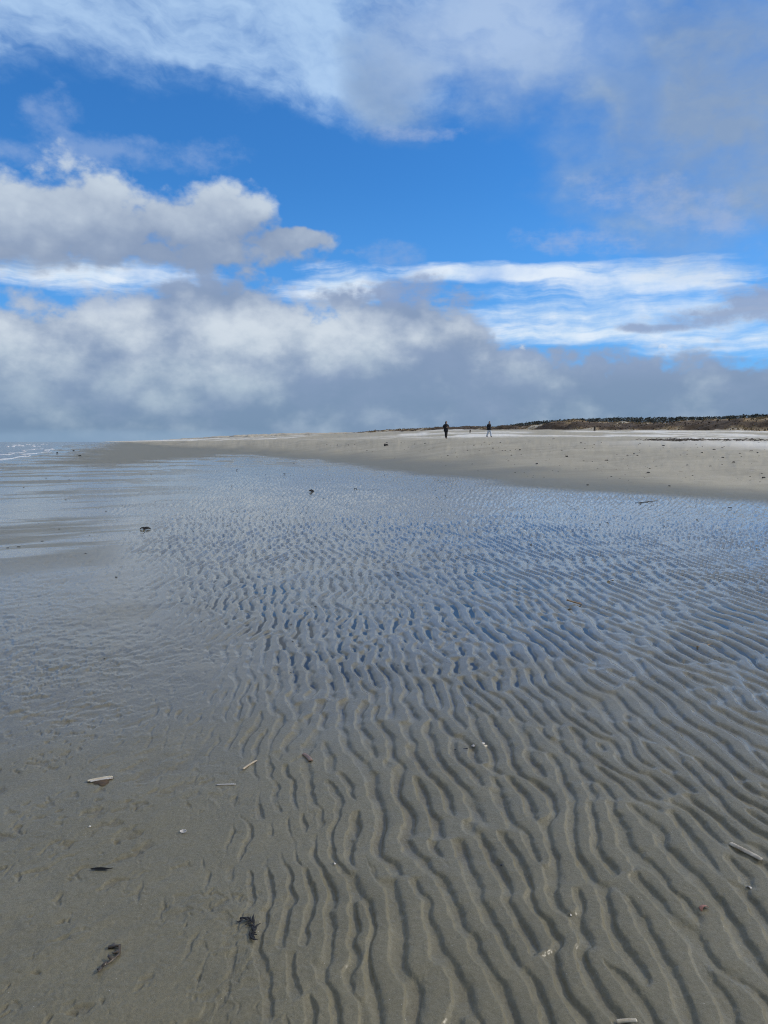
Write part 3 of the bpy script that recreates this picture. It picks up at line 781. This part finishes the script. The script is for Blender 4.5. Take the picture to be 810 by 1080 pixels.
def fan_bm(Rr, arch, flip=False, seed=2, cut=1.0):
    """a ribbed cockle-like valve or a broken piece of one"""
    r = random.Random(seed); bm = bmesh.new(); na, nr = 33, 8
    rows = []
    for i in range(nr):
        f = i / (nr - 1); row = []
        for j in range(na):
            a = (j / (na - 1) - 0.5) * pi * 1.15 * cut
            rr = Rr * (f ** 0.8) * (1 + 0.03 * sin(a * 30) * f) * (1 - 0.12 * abs(a) / 2)
            rag = (1 + r.uniform(-.09, .03)) if i == nr - 1 else 1
            x = cos(a) * rr * rag - Rr * .45; y = sin(a) * rr * rag * 0.95
            z = arch * (1 - f ** 2.2) + Rr * 0.025 * sin(a * 30) * f
            row.append(bm.verts.new((x, y, (arch - z) if flip else z)))
        rows.append(row)
    for i in range(nr - 1):
        for j in range(na - 1):
            bm.faces.new((rows[i][j], rows[i + 1][j], rows[i + 1][j + 1], rows[i][j + 1]))
    bmesh.ops.remove_doubles(bm, verts=bm.verts, dist=1e-6)
    bmesh.ops.recalc_face_normals(bm, faces=bm.faces)
    bmesh.ops.solidify(bm, geom=list(bm.faces), thickness=Rr * 0.06)
    return bm
def tube(bm, pts, rads, sides=7, flat=1.0):
    rings = []
    for i, p in enumerate(pts):
        p = Vector(p); t = (Vector(pts[min(i + 1, len(pts) - 1)]) - Vector(pts[max(i - 1, 0)])).normalized()
        s = t.cross(Vector((0, 0, 1))); s = s.normalized() if s.length > 1e-4 else Vector((1, 0, 0)); u = s.cross(t)
        rings.append([bm.verts.new(p + (s * cos(2 * pi * k / sides) + u * sin(2 * pi * k / sides) * flat) * rads[i]) for k in range(sides)])
    for a, b in zip(rings, rings[1:]):
        for k in range(sides): bm.faces.new((a[k], a[(k + 1) % sides], b[(k + 1) % sides], b[k]))
    bm.faces.new(rings[0][::-1]); bm.faces.new(rings[-1])
def thing(name, obj, label, cat, group=None):
    obj.name = name; return tag(obj, label, cat, group)

def razor(x0, y0, x1, y1, mat, label, wr=0.16, bow=0.02, flip=False, rag=0.0, seed=1, cat='shell', lift=0.001):
    p, L, h = seg(x0, y0, x1, y1)
    W = L * wr
    o = from_bm('razor_shell', valve_bm(L, W, W * 0.33, bow, flip, rag, seed), mat)
    lay(o, p, h, lift)
    return tag(o, label, cat)
def frag(px, py, size_px, mat, name, label, arch=0.45, flip=False, seed=3, cut=1.0, hd=0.0, cat='shell'):
    p = at(px, py); Rr = size_px * scale_at(p) * 0.6
    o = from_bm(name, fan_bm(Rr, Rr * arch, flip, seed, cut), mat)
    lay(o, p, hd, 0.0015)
    return tag(o, label, cat)

# cream razor shell, two valves still joined at one end, lying on a scrap of brown weed
p, L, h = seg(91.5, 825.4, 119, 820.2)
rs = empty('razor_shell', (0, 0, 0)); lay(rs, p, h, 0.003)
a = from_bm('valve', valve_bm(L, L * .13, L * .05, 0.045, False, .2, 4), cream, rs); a.location = (0, 0, 0.002)
b = from_bm('valve', valve_bm(L * .9, L * .12, L * .045, 0.03, False, .5, 9), white, rs); b.location = (L * .05, -L * .10, 0.001); b.rotation_euler.z = radians(-4)
tag(rs, 'cream razor shell lying on a brown stain on the smooth sand', 'shell')
def blot(px, py, wpx, hpx, mat, name, label, cat='seaweed', seed=1, thick=0.004, hd=0.0):
    """a flat ragged scrap of weed"""
    r = random.Random(seed); p = at(px, py); s = scale_at(p); depth = hpx * s / max(0.12, (EYE) / (p - cam.location).length)
    bm = bmesh.new(); n = 30; rings = []
    for q, f in enumerate((0.0, 0.45, 0.8, 1.0)):
        ring = []
        for k in range(n):
            a = 2 * pi * k / n; rr = f * (1 + 0.28 * sin(a * 3 + seed) + 0.16 * sin(a * 7 + seed * 2) + r.uniform(-.16, .16) * (q == 3))
            ring.append(bm.verts.new((cos(a) * rr * wpx * s * .5, sin(a) * rr * depth * .5, thick * (1 - f ** 2) + (r.uniform(0, .35) * thick if 0 < q < 3 else 0))))
        rings.append(ring)
    for A, B in zip(rings, rings[1:]):
        for k in range(n): bm.faces.new((A[k], B[k], B[(k + 1) % n], A[(k + 1) % n]))
    bmesh.ops.remove_doubles(bm, verts=bm.verts, dist=1e-7)
    o = from_bm(name, bm, mat); lay(o, p, hd, 0.0008); return tag(o, label, cat)
blot(107, 823.6, 19, 6, simple('rusty weed', (0.11, 0.065, 0.025), .6, second=(0.05, 0.032, 0.015), scale=60), 'seaweed_scrap', 'flat brown weed scrap under the cream razor shell', seed=5)
razor(228, 828.5, 249, 827.2, greysh, 'pale grey razor shell on smooth sand right of the cream one', wr=.13, rag=.5, seed=3)
razor(256, 812.5, 271, 801.5, simple('tan shell', (0.52, 0.42, 0.28), .5, scale=50), 'small tan shell sliver on smooth sand above the pale grey razor shell', wr=.10, bow=.03, rag=.4, seed=6)
razor(320, 795.5, 328, 803.5, tan_s, 'short reddish brown razor shell at the edge of the ripple field', wr=.22, bow=.05, seed=7)
frag(194, 878, 6.5, white, 'shell_fragment', 'small white curved shell chip on smooth sand below the razor shells', flip=True, seed=4, hd=1.2)
frag(353, 911.5, 3.8, white, 'shell_fragment', 'tiny white shell chip at the rim of a left ripple trough', seed=6, hd=.4)
frag(95, 872, 3, white, 'shell_fragment', 'tiny white speck of shell on bare sand below the cream razor shell', seed=8)
razor(479, 790.8, 494, 789.8, black_s, 'thin dark razor shell piece beside the pale open shell', wr=.13, seed=11)
p, L, h = seg(497.5, 789.4, 511, 784.2)
ps = empty('open_shell', (0, 0, 0)); lay(ps, p, h, 0.004)
a = from_bm('valve', valve_bm(L, L * .20, L * .08, .04, False, .4, 21), greysh, ps)
b = from_bm('valve', valve_bm(L * .7, L * .17, L * .07, -.04, False, .3, 22), cream, ps); b.location = (L * .06, -L * .20, 0); b.rotation_euler.z = radians(-14)
tag(ps, 'pale open shell with two valves lying across the ripple crests', 'shell')
razor(769.5, 889.5, 804, 909.5, simple('bleached shell', (0.62, 0.55, 0.42), 0.6, second=(0.30, 0.25, 0.18), scale=45), 'long grey white razor shell on the ripples near the right edge', wr=.15, bow=.01, rag=.3, seed=12, lift=.004)
razor(528, 914.5, 541, 911.5, black_s, 'small black shell sliver between the lower ripples', wr=.22, seed=13)
frag(741, 957.5, 8.5, pink, 'shell_fragment', 'small reddish shell piece in a ripple trough at lower right', seed=14, hd=2.0)
frag(790.5, 936.5, 5, greysh, 'shell_fragment', 'grey shell chip on ripples just below the long razor shell', seed=15, hd=.6)
razor(650, 1079.5, 672, 1076.5, cream, 'pale shell cut by the bottom edge of the photo', wr=.22, seed=16, bow=.03, lift=.003)
frag(602, 965, 3, white, 'shell_fragment', 'tiny white shell bit on the lower ripples left of the reddish piece', seed=18)
razor(641.5, 613.5, 648, 610.5, greysh, 'white shell on the middle ripples beyond the reed', wr=.12, seed=17, rag=.3)
# reed
def stick(x0, y0, x1, y1, mat, name, label, rad, cat, wob=.05, seed=1, lift=.004):
    p, L, h = seg(x0, y0, x1, y1); r = random.Random(seed); bm = bmesh.new()
    n = 9; pts = [((t / (n - 1) - .5) * L, r.uniform(-wob, wob) * L * .3, r.uniform(0, .3) * rad) for t in range(n)]
    tube(bm, pts, [rad * (1.0 - .5 * t / (n - 1)) * r.uniform(.85, 1.1) for t in range(n)])
    tube(bm, [pts[4], (pts[4][0] + L * .12, pts[4][1] + L * .06, rad * 1.2), (pts[4][0] + L * .2, pts[4][1] + L * .085, rad)], [rad * .5, rad * .4, rad * .2], 5)
    o = from_bm(name, bm, mat); lay(o, p, h, lift + rad * .6); return tag(o, label, cat)
stick(597, 637.5, 620, 636.5, reed_m, 'reed', 'thin orange tan reed lying across the middle ripples', .008, 'reed')
stick(735, 683, 749, 681, reed_m, 'reed', 'short tan reed piece on ripples near the right edge', .006, 'reed', seed=4)
stick(670, 530.2, 694, 529.8, weed_k, 'weed_strand', 'long dark weed strand where the ripples meet dry sand', .013, 'seaweed', seed=6, wob=.03)

def sprig(px, py, wpx, mat, name, label, seed, branches=9, curl=1.0, cat='seaweed', main=None, rad=0.0035):
    """a branching sprig of wrack: forked flattened fronds in low relief"""
    r = random.Random(seed); p = at(px, py); s = scale_at(p) * wpx
    bm = bmesh.new()
    path = main or [(-.5, .25), (-.1, .28), (.2, .15), (.32, -.15), (.28, -.5)]
    foresh = max(0.3, 1.5 / (p - cam.location).length)
    P3 = [Vector((a * s, b * s / foresh, 0.004 + r.uniform(0, .05) * s)) for a, b in path]
    tube(bm, P3, [rad * 1.5 * (1 - .15 * i) for i in range(len(P3))], 6, .6)
    for i in range(branches):
        k = r.randrange(len(P3) - 1); f = r.random(); b0 = P3[k].lerp(P3[k + 1], f)
        a = r.uniform(0, 2 * pi); L = s * r.uniform(.18, .42)
        pts = [b0]
        for q in range(4):
            a += r.uniform(-.5, .5) * curl
            pts.append(pts[-1] + Vector((cos(a) * L * .25, sin(a) * L * .25 / foresh, r.uniform(-.02, .03) * s)))
        for v in pts: v.z = max(v.z, .002)
        tube(bm, pts, [rad * 1.1, rad * 1.5, rad * 1.3, rad * .9, rad * .3], 6, .5)
    o = from_bm(name, bm, mat); lay(o, p, 0.0, 0.001); return tag(o, label, cat)
sprig(262, 977, 19, weed_k, 'seaweed_sprig', 'black forked seaweed sprig on smooth sand at lower left', 3, branches=16, rad=.003)
sprig(117, 1013, 17, weed_b, 'seaweed_sprig', 'faint brown branching weed half sunk in sand at bottom left', 8, branches=6, main=[(-.45, .5), (.1, .55), (.3, .2), (.0, -.2), (-.4, -.45)], rad=.0045)
# blade-shaped weed
p, L, h = seg(95.5, 918, 119, 917)
bm = bmesh.new(); n = 17; rows = []
for i in range(n):
    t = i / (n - 1); wv = L * .10 * (sin(pi * min(t / .86, 1)) ** .7 if t < .86 else 0.0) + L * .012
    y = L * (.05 * sin(t * 5) + (.25 * (t - .8) if t > .8 else 0))
    rows.append([bm.verts.new(((t - .5) * L, y + wv * k, .004 * (1 - abs(k)) + .0015)) for k in (-1, -.4, .4, 1)])
for A, B in zip(rows, rows[1:]):
    for k in range(3): bm.faces.new((A[k], B[k], B[k + 1], A[k + 1]))
bmesh.ops.solidify(bm, geom=list(bm.faces), thickness=.002)
o = from_bm('flat_seaweed', bm, weed_k); lay(o, p, h, .003)
tag(o, 'dark leaf shaped weed blade on smooth sand at left', 'seaweed')

def clump(px, py, wpx, hpx, mat, name, label, seed, cat='seaweed', group=None, fronds=14):
    """a tangled heap of weed: a lumpy core with frond ends sticking out"""
    p = at(px, py); o = clump_mesh(name, wpx * scale_at(p), hpx * scale_at(p), mat, seed, fronds)
    lay(o, p, 0, 0); return tag(o, label, cat, group)
def clump_mesh(name, W, H, mat, seed, fronds=14):
    r = random.Random(seed); bm = bmesh.new()
    for i in range(fronds):
        a = r.uniform(0, 2 * pi); x = r.uniform(-.2, .2) * W; y = r.uniform(-.2, .2) * W
        L = W * r.uniform(.2, .34); pts = []
        for q in range(5):
            f = q / 4
            pts.append(Vector((x + cos(a) * L * f, y + sin(a) * L * f * 1.1, H * (.25 + .65 * sin(pi * min(1, .25 + .75 * f)) * r.uniform(.6, 1.1)) * (1 - .6 * f) + .002)))
            a += r.uniform(-.5, .5)
        w = H * r.uniform(.16, .34)
        tube(bm, pts, [w * .8, w * 1.1, w, w * .7, w * .25], 6, .7)
    return from_bm(name, bm, mat)
clump(153, 558.5, 10.5, 2.8, weed_k, 'seaweed_clump', 'black weed clump on wet flat left of the ripple field', 4, fronds=34)
clump(328, 518.5, 8, 2.2, weed_k, 'seaweed_clump', 'dark weed clump among fine ripples below the beach edge', 5)
clump(407, 470.6, 5.5, 2.8, weed_k, 'driftwood_lump', 'black lump on dry sand left of the person in dark clothes', 6, cat='debris')
for i, (px, py, w, h, lab) in enumerate(((60.5, 478.2, 2.6, 1.4, 'dark weed lump in the far shallows, middle of the three near the sea'),
                                         (77.5, 476.0, 2.6, 1.4, 'small dark weed lump in the far shallows, nearest the sand bar'),
                                         (84, 481.4, 3.0, 1.5, 'dark weed lump at the tip of the brown sand bar'))):
    clump(px, py, w, h, weed_k, 'seaweed_clump', lab, 30 + i, fronds=8)

# dark scraps strewn over the beach: three master pieces, copied
masters = [clump_mesh('weed_scrap', 1.0, 0.32, weed_k, 41, 9), clump_mesh('weed_scrap', 1.0, 0.22, weed_b, 42, 8), clump_mesh('weed_scrap', 1.0, 0.40, weed_k, 43, 7)]
first = [True] * 3
def scrap(px, py, wpx, label, group, squash=1.0):
    k = random.randrange(3)
    o = masters[k] if first[k] else masters[k].copy()
    if first[k]: first[k] = False
    else: COL.objects.link(o)
    p = at(px, py); s = wpx * scale_at(p)
    o.matrix_world = Matrix.Translation(p) @ Euler((0, 0, random.uniform(0, 6.28))).to_matrix().to_4x4() @ Matrix.Diagonal((s, s, s * squash, 1))
    tag(o, label, 'seaweed', group)
for (px, py, w) in ((584, 463.2, 3.4), (662, 480.5, 3.6), (685, 494.5, 2.4), (684, 499, 4.2), (692, 492, 2.4), (740, 478, 3.4), (792, 476, 4.4), (780, 478.5, 2.6), (774, 487, 2.6), (762, 483, 3), (774, 488, 3.6), (805, 504.5, 4.2),
                    (598, 482, 4), (566, 489.6, 4), (613, 467.5, 3), (640, 486, 4), (669, 479, 3), (753, 474.6, 3), (706, 513, 3), (620, 512, 3), (725, 491, 3), (700, 470.5, 3), (548, 475, 3), (520, 473, 2.6), (500, 470, 2.4)):
    scrap(px, py, w, 'small dark weed scrap strewn on the dry upper beach', 'weed scraps strewn over the dry beach')
r_ = random.Random(5)
n = 0
while n < 180:
    px = r_.uniform(330, 812); py = 466.5 + 42 * r_.random() ** 1.35
    lim = np.interp(px, [330, 405, 530, 810], [474, 484, 502, 517])
    if py > lim: continue
    scrap(px, py, r_.uniform(1.0, 2.4), 'small dark weed scrap strewn on the dry upper beach', 'weed scraps strewn over the dry beach', r_.uniform(.5, 1)); n += 1
# dark bits on the wet flat
bits = [(240, 555, 3), (375, 516, 4), (246, 540, 4), (20, 577, 4), (45, 571, 3), (90, 584, 3), (123, 609, 4), (58, 690, 3), (110, 695, 3), (385, 552, 3), (430, 640, 4), (222, 640, 3), (307, 659, 5), (333, 640, 4),
        (8, 578, 3), (560, 574, 3), (700, 555, 3), (735, 548, 4), (770, 536, 4), (690, 571, 4), (640, 552, 4), (575, 540, 3), (600, 533, 3), (470, 523, 3), (300, 500, 3), (250, 496, 3), (310, 489, 3), (420, 604, 3), (510, 612, 4)]
for px, py, w in bits:
    scrap(px, py, w, 'tiny dark weed bit lying on the wet rippled flat', 'dark bits scattered over the wet flat', .7)
n = 0
while n < 60:
    px = r_.uniform(0, 810); py = 500 + 210 * r_.random() ** 1.6
    if py < np.interp(px, [0, 250, 405, 530, 810], [500, 486, 498, 520, 538]): continue
    scrap(px, py, r_.uniform(1.2, 2.4), 'tiny dark weed bit lying on the wet rippled flat', 'dark bits scattered over the wet flat', .7); n += 1
# strandline of weed on the upper beach: one ragged band
def strand():
    bm = bmesh.new(); r = random.Random(12)
    for i in range(240):
        px = r.choice((r.uniform(676, 812), r.uniform(690, 812), r.uniform(690, 740))); py = 463.9 + r.gauss(0, .45) + 0.6 * (px > 690) * sin(px * .02) * .4
        p = at(px, py); s = scale_at(p)
        q = p + Vector((r.uniform(-.6, .6), r.uniform(-1, 1), .0)); q.z = float(ground_z(q.x, q.y)[0])
        a = r.uniform(-.6, .6); L = r.uniform(.25, .8)
        tube(bm, [q - Vector((cos(a) * L / 2, sin(a) * L / 2, .02)), q + Vector((0, 0, r.uniform(.02, .07))), q + Vector((cos(a) * L / 2, sin(a) * L / 2, -.02))], [.02, r.uniform(.012, .03), .01], 5)
    return from_bm('wrack_line', bm, weed_b)
tag(strand(), 'thin brown line of stranded weed along the upper beach', 'seaweed', kind='stuff')

# ---------------------------------------------------------------- posts in front of the dunes
wood_m = simple('weathered wood', (0.10, 0.085, 0.065), .9, second=(0.04, 0.034, 0.028), scale=20)
def post(px, py, hpx, rad, name, label, mat):
    p = at(px, py); s = scale_at(p); H = hpx * s; bm = bmesh.new()
    tube(bm, [(0, 0, -.3), (rad * .1, 0, H * .3), (rad * .2, 0, H * .7), (rad * .35, 0, H * .97), (rad * .4, 0, H)], [rad, rad, rad * .95, rad * .9, rad * .6], 10)
    tube(bm, [(-rad * 1.6, 0, H * .80), (rad * .3, 0, H * .78), (rad * 1.9, 0, H * .82)], [rad * .35] * 3, 6)
    o = from_bm(name, bm, mat); o.location = p; o.rotation_euler = (0, radians(3), 0.6); return tag(o, label, 'post')
post(627, 454.0, 4.2, 0.26, 'beach_post', 'short dark post at the foot of the right dunes', wood_m)
post(495.7, 456.3, 3.0, 0.12, 'beach_post', 'small dark post on the beach between the two people', wood_m)
# ---------------------------------------------------------------- people
def skin_mesh(joints, edges, root, sub=2):
    """grow one continuous surface over a skeleton: joints {name: (x, y, z, r)}"""
    # a joint half way along every long bone keeps the surface full between joints
    joints = dict(joints); out = []
    for a, b in edges:
        A, B = joints[a], joints[b]
        if sum((A[i] - B[i]) ** 2 for i in range(3)) > .02:
            m_ = a + '_' + b; joints[m_] = tuple((A[i] + B[i]) / 2 for i in range(4)); out += [(a, m_), (m_, b)]
        else: out.append((a, b))
    edges = out
    names = list(joints); me = bpy.data.meshes.new('skeleton')
    me.from_pydata([joints[n][:3] for n in names], [(names.index(a), names.index(b)) for a, b in edges], [])
    o = bpy.data.objects.new('skeleton', me); COL.objects.link(o)
    md = o.modifiers.new('skin', 'SKIN'); md.use_smooth_shade = True; md.branch_smoothing = 0.4
    for i, n in enumerate(names):
        v = me.skin_vertices[0].data[i]; r = joints[n][3]
        v.radius = (r, r) if not isinstance(r, tuple) else r; v.use_root = n == root
    ss = o.modifiers.new('sub', 'SUBSURF'); ss.levels = ss.render_levels = sub
    dg = bpy.context.evaluated_depsgraph_get(); dg.update()
    res = bpy.data.meshes.new_from_object(o.evaluated_get(dg))
    bpy.data.objects.remove(o); bpy.data.meshes.remove(me)
    return res
def head_bm(bm, c, yaw, r=0.098):
    """a head with brow, eyes, nose, mouth, chin and ears, facing +x turned by yaw"""
    nu, nv = 28, 22; rows = []
    for i in range(nv):
        th_ = pi * i / (nv - 1); row = []
        for j in range(nu):
            ph = 2 * pi * j / nu - pi
            x, y, z = sin(th_) * cos(ph), sin(th_) * sin(ph), cos(th_)
            g = lambda a, b, w: math.exp(-((ph - a) ** 2 + (z - b) ** 2) / (w * w))
            k = 1.0 + 0.20 * g(0, -0.10, .15) + 0.10 * g(0, .03, .12) - 0.07 * (g(.40, .12, .16) + g(-.40, .12, .16)) + 0.05 * (g(.40, .10, .09) + g(-.40, .10, .09))
            k += 0.05 * g(0, -.42, .16) - 0.03 * g(0, -.5, .07) + 0.07 * g(0, -.78, .22) + 0.04 * g(0, .32, .4)
            k += 0.16 * (g(1.6, 0.0, .17) + g(-1.6, 0.0, .17))
            w = 0.80 if z > -.2 else 0.80 - 0.25 * (-.2 - z)
            X_, Y_, Z_ = x * k * r * 1.0, y * k * r * w, z * r * 1.22 * (1 + .06 * (z < 0))
            row.append(bm.verts.new((c[0] + X_ * cos(yaw) - Y_ * sin(yaw), c[1] + X_ * sin(yaw) + Y_ * cos(yaw), c[2] + Z_)))
        rows.append(row)
    for A, B in zip(rows, rows[1:]):
        for j in range(nu): bm.faces.new((A[j], B[j], B[(j + 1) % nu], A[(j + 1) % nu]))
def hair_bm(c, yaw, r, length, lean=0.0):
    bm = bmesh.new(); nu, nv = 28, 14; rows = []
    rr = random.Random(4)
    for i in range(nv):
        t = i / (nv - 1); row = []
        for j in range(nu):
            ph = 2 * pi * j / nu - pi
            back = abs(ph) / pi
            lim = 0.62 + (2.2 + length - 0.62) * sst(0.25, 0.62, np.float64(back))
            th_ = lim * t
            x, y, z = sin(min(th_, 1.75)) * cos(ph), sin(min(th_, 1.75)) * sin(ph), cos(min(th_, 1.9)) - max(0, th_ - 1.9)
            k = 1.13 + rr.uniform(-.02, .02)
            X_, Y_, Z_ = x * k * r, y * k * r * .84, z * r * 1.25 * k
            row.append(bm.verts.new((c[0] + X_ * cos(yaw) - Y_ * sin(yaw), c[1] + X_ * sin(yaw) + Y_ * cos(yaw), c[2] + Z_)))
        rows.append(row)
    for A, B in zip(rows, rows[1:]):
        for j in range(nu): bm.faces.new((A[j], B[j], B[(j + 1) % nu], A[(j + 1) % nu]))
    bmesh.ops.remove_doubles(bm, verts=bm.verts, dist=1e-5)
    bmesh.ops.solidify(bm, geom=list(bm.faces), thickness=-.008)
    return bm
def lerp3(a, b, t): return tuple(a[i] + (b[i] - a[i]) * t for i in range(3))
def hand(J, E_, key, wrist, dirv, side, palm_n):
    """palm, four unequal bent fingers and a thumb"""
    w, d, s, n = Vector(wrist), Vector(dirv).normalized(), Vector(side).normalized(), Vector(palm_n).normalized()
    c = w + d * .05
    J[key + 'palm'] = (*c, .026); E_.append((key + 'wrist', key + 'palm'))
    for i, (off, L) in enumerate(((-.027, .072), (-.009, .082), (.010, .076), (.027, .060))):
        k0 = c + d * .035 + s * off; k1 = k0 + d * L * .5 + n * L * .12; k2 = k1 + d * L * .35 + n * L * .35
        for q, v in enumerate((k0, k1, k2)): J[f'{key}f{i}{q}'] = (*v, (.0095, .009, .0075)[q])
        E_ += [(key + 'palm', f'{key}f{i}0'), (f'{key}f{i}0', f'{key}f{i}1'), (f'{key}f{i}1', f'{key}f{i}2')]
    t0 = w + d * .02 - s * .03 + n * .01; t1 = t0 + d * .03 - s * .018 + n * .012; t2 = t1 + d * .028 + n * .012
    for q, v in enumerate((t0, t1, t2)): J[f'{key}t{q}'] = (*v, (.012, .0105, .008)[q])
    E_ += [(key + 'wrist', f'{key}t0'), (f'{key}t0', f'{key}t1'), (f'{key}t1', f'{key}t2')]

skin_m = simple('skin', (0.52, 0.34, 0.25), .6, var=.1, scale=20)
def person(px, py, height, yaw, pose, mats, label, coat_len, hair_len, hair_mat, bulk=1.0):
    """pose gives joint positions in metres for a figure 1.75 m tall, facing +x, z up from the soles"""
    p = at(px, py); root = empty('person', p, yaw); k = height / 1.75; root.scale = (k, k, k)
    J = dict(hip=(0, 0, .95, .13), belly=(0.0, 0, 1.10, .125), chest=(0.0, 0, 1.30, .14), neckb=(0.0, 0, 1.45, .075), neck=(0.015, 0, 1.53, .055), skull=(.02, 0, 1.60, .06))
    E_ = [('hip', 'belly'), ('belly', 'chest'), ('chest', 'neckb'), ('neckb', 'neck'), ('neck', 'skull')]
    for sd, sg in (('l', 1), ('r', -1)):
        P_ = pose[sd]
        J[sd + 'sh'] = (0, sg * .165, 1.40, .052); J[sd + 'elbow'] = (*P_['elbow'], .038); J[sd + 'wrist'] = (*P_['wrist'], .030)
        E_ += [('chest', sd + 'sh'), (sd + 'sh', sd + 'elbow'), (sd + 'elbow', sd + 'wrist')]
        J[sd + 'thigh'] = (0, sg * .095, .86, .10); J[sd + 'knee'] = (*P_['knee'], .062); J[sd + 'ankle'] = (*P_['ankle'], .042)
        hx, hy, hz = P_['ankle']; J[sd + 'heel'] = (hx - .03, hy, hz - .045, .036); J[sd + 'toe'] = (hx + .15, hy + sg * .015, hz - .06, .028)
        E_ += [('hip', sd + 'thigh'), (sd + 'thigh', sd + 'knee'), (sd + 'knee', sd + 'ankle'), (sd + 'ankle', sd + 'heel'), (sd + 'ankle', sd + 'toe')]
        hand(J, E_, sd, P_['wrist'], P_['hdir'], P_['hside'], P_['hn'])
    me = skin_mesh(J, E_, 'hip', 1)
    bm = bmesh.new(); bm.from_mesh(me); hc = (.035, 0, 1.645); head_bm(bm, hc, pose['look'])
    from_bm('body', bm, skin_m, root)
    # coat: a wider surface over trunk and sleeves, with a skirt to coat_len
    K = dict(hip=(0, 0, .98, .24), belly=(0, 0, 1.10, .235), chest=(0, 0, 1.30, .235), neckb=(0, 0, 1.455, .13), collar=(.005, 0, 1.535, .105)); F_ = [('hip', 'belly'), ('belly', 'chest'), ('chest', 'neckb'), ('neckb', 'collar')]
    if coat_len < .95: K['skirt'] = (0, 0, coat_len + .05, .26); K['hem'] = (0, 0, coat_len, .26); F_ += [('hip', 'skirt'), ('skirt', 'hem')]
    for sd, sg in (('l', 1), ('r', -1)):
        P_ = pose[sd]
        K[sd + 'sh'] = (0, sg * .185, 1.40, .125); K[sd + 'elbow'] = (*P_['elbow'], .105); K[sd + 'cuff'] = (*lerp3(P_['elbow'], P_['wrist'], 1.0), .080)
        F_ += [('chest', sd + 'sh'), (sd + 'sh', sd + 'elbow'), (sd + 'elbow', sd + 'cuff')]
    K = {n_: (*v[:3], v[3] * bulk) for n_, v in K.items()}
    link_mesh('coat', skin_mesh(K, F_, 'chest'), mats[0], root)
    T = dict(hip=(0, 0, .93, .145)); G_ = []
    for sd, sg in (('l', 1), ('r', -1)):
        P_ = pose[sd]
        T[sd + 'thigh'] = (0, sg * .095, .83, .13); T[sd + 'knee'] = (*P_['knee'], .105); T[sd + 'hem'] = (*lerp3(P_['knee'], P_['ankle'], 1.0), .095)
        G_ += [('hip', sd + 'thigh'), (sd + 'thigh', sd + 'knee'), (sd + 'knee', sd + 'hem')]
    link_mesh('trousers', skin_mesh(T, G_, 'hip'), mats[1], root)
    for sd, sg in (('l', 1), ('r', -1)):
        hx, hy, hz = pose[sd]['ankle']
        S_ = dict(a=(hx, hy, hz + .01, .055), h=(hx - .035, hy, hz - .045, .045), m=(hx + .06, hy, hz - .045, .046), t=(hx + .16, hy + sg * .015, hz - .055, .036))
        link_mesh('shoe', skin_mesh(S_, [('a', 'h'), ('a', 'm'), ('m', 't')], 'a'), mats[2], root)
    from_bm('hair', hair_bm(hc, pose['look'], .098, hair_len), hair_mat, root)
    tag(root, label, 'person')
    return root
coat_k = simple('black coat cloth', (0.012, 0.013, 0.018), .85, scale=15, bmp=.5, bd=.01)
trous_k = simple('black trouser cloth', (0.013, 0.013, 0.016), .9, scale=15)
jeans = simple('pale blue denim', (0.64, 0.70, 0.77), .9, second=(0.54, 0.61, 0.69), scale=12)
shoe_k = simple('dark shoe', (0.02, 0.018, 0.017), .6, scale=15)
hair_d = simple('dark hair', (0.018, 0.014, 0.011), .6, scale=40)
hair_l = simple('fair hair', (0.50, 0.42, 0.30), .6, scale=40)
standing = dict(look=0.5,
    l=dict(elbow=(-.02, .33, 1.19), wrist=(.24, .12, 1.16), hdir=(.45, -.75, .45), hside=(.3, .5, .6), hn=(-.2, -.5, -.4), knee=(.04, .06, .49), ankle=(-.02, .055, .10)),
    r=dict(elbow=(-.04, -.33, 1.18), wrist=(.22, -.10, 1.12), hdir=(.45, .75, .45), hside=(-.3, .5, -.6), hn=(-.2, .5, -.4), knee=(.06, -.06, .49), ankle=(.06, -.055, .10)))
striding = dict(look=-0.35,
    l=dict(elbow=(-.06, .25, 1.13), wrist=(.14, .21, 1.00), hdir=(.5, -.2, -.6), hside=(.5, .3, .5), hn=(0, -1, 0), knee=(.15, .09, .52), ankle=(.20, .09, .10)),
    r=dict(elbow=(-.10, -.25, 1.13), wrist=(.10, -.21, 1.00), hdir=(.5, .2, -.6), hside=(-.5, .3, -.5), hn=(0, 1, 0), knee=(-.08, -.09, .50), ankle=(-.26, -.09, .11)))
person(470.3, 462.6, 1.76, radians(-60), standing, (coat_k, trous_k, shoe_k), 'person in a dark coat and dark trousers standing on the far beach', .72, .35, hair_d)
person(515.8, 461.2, 1.72, radians(-40), striding, (coat_k, jeans, shoe_k), 'person in a black jacket and pale blue trousers walking on the beach', .80, .9, hair_d, 1.18)
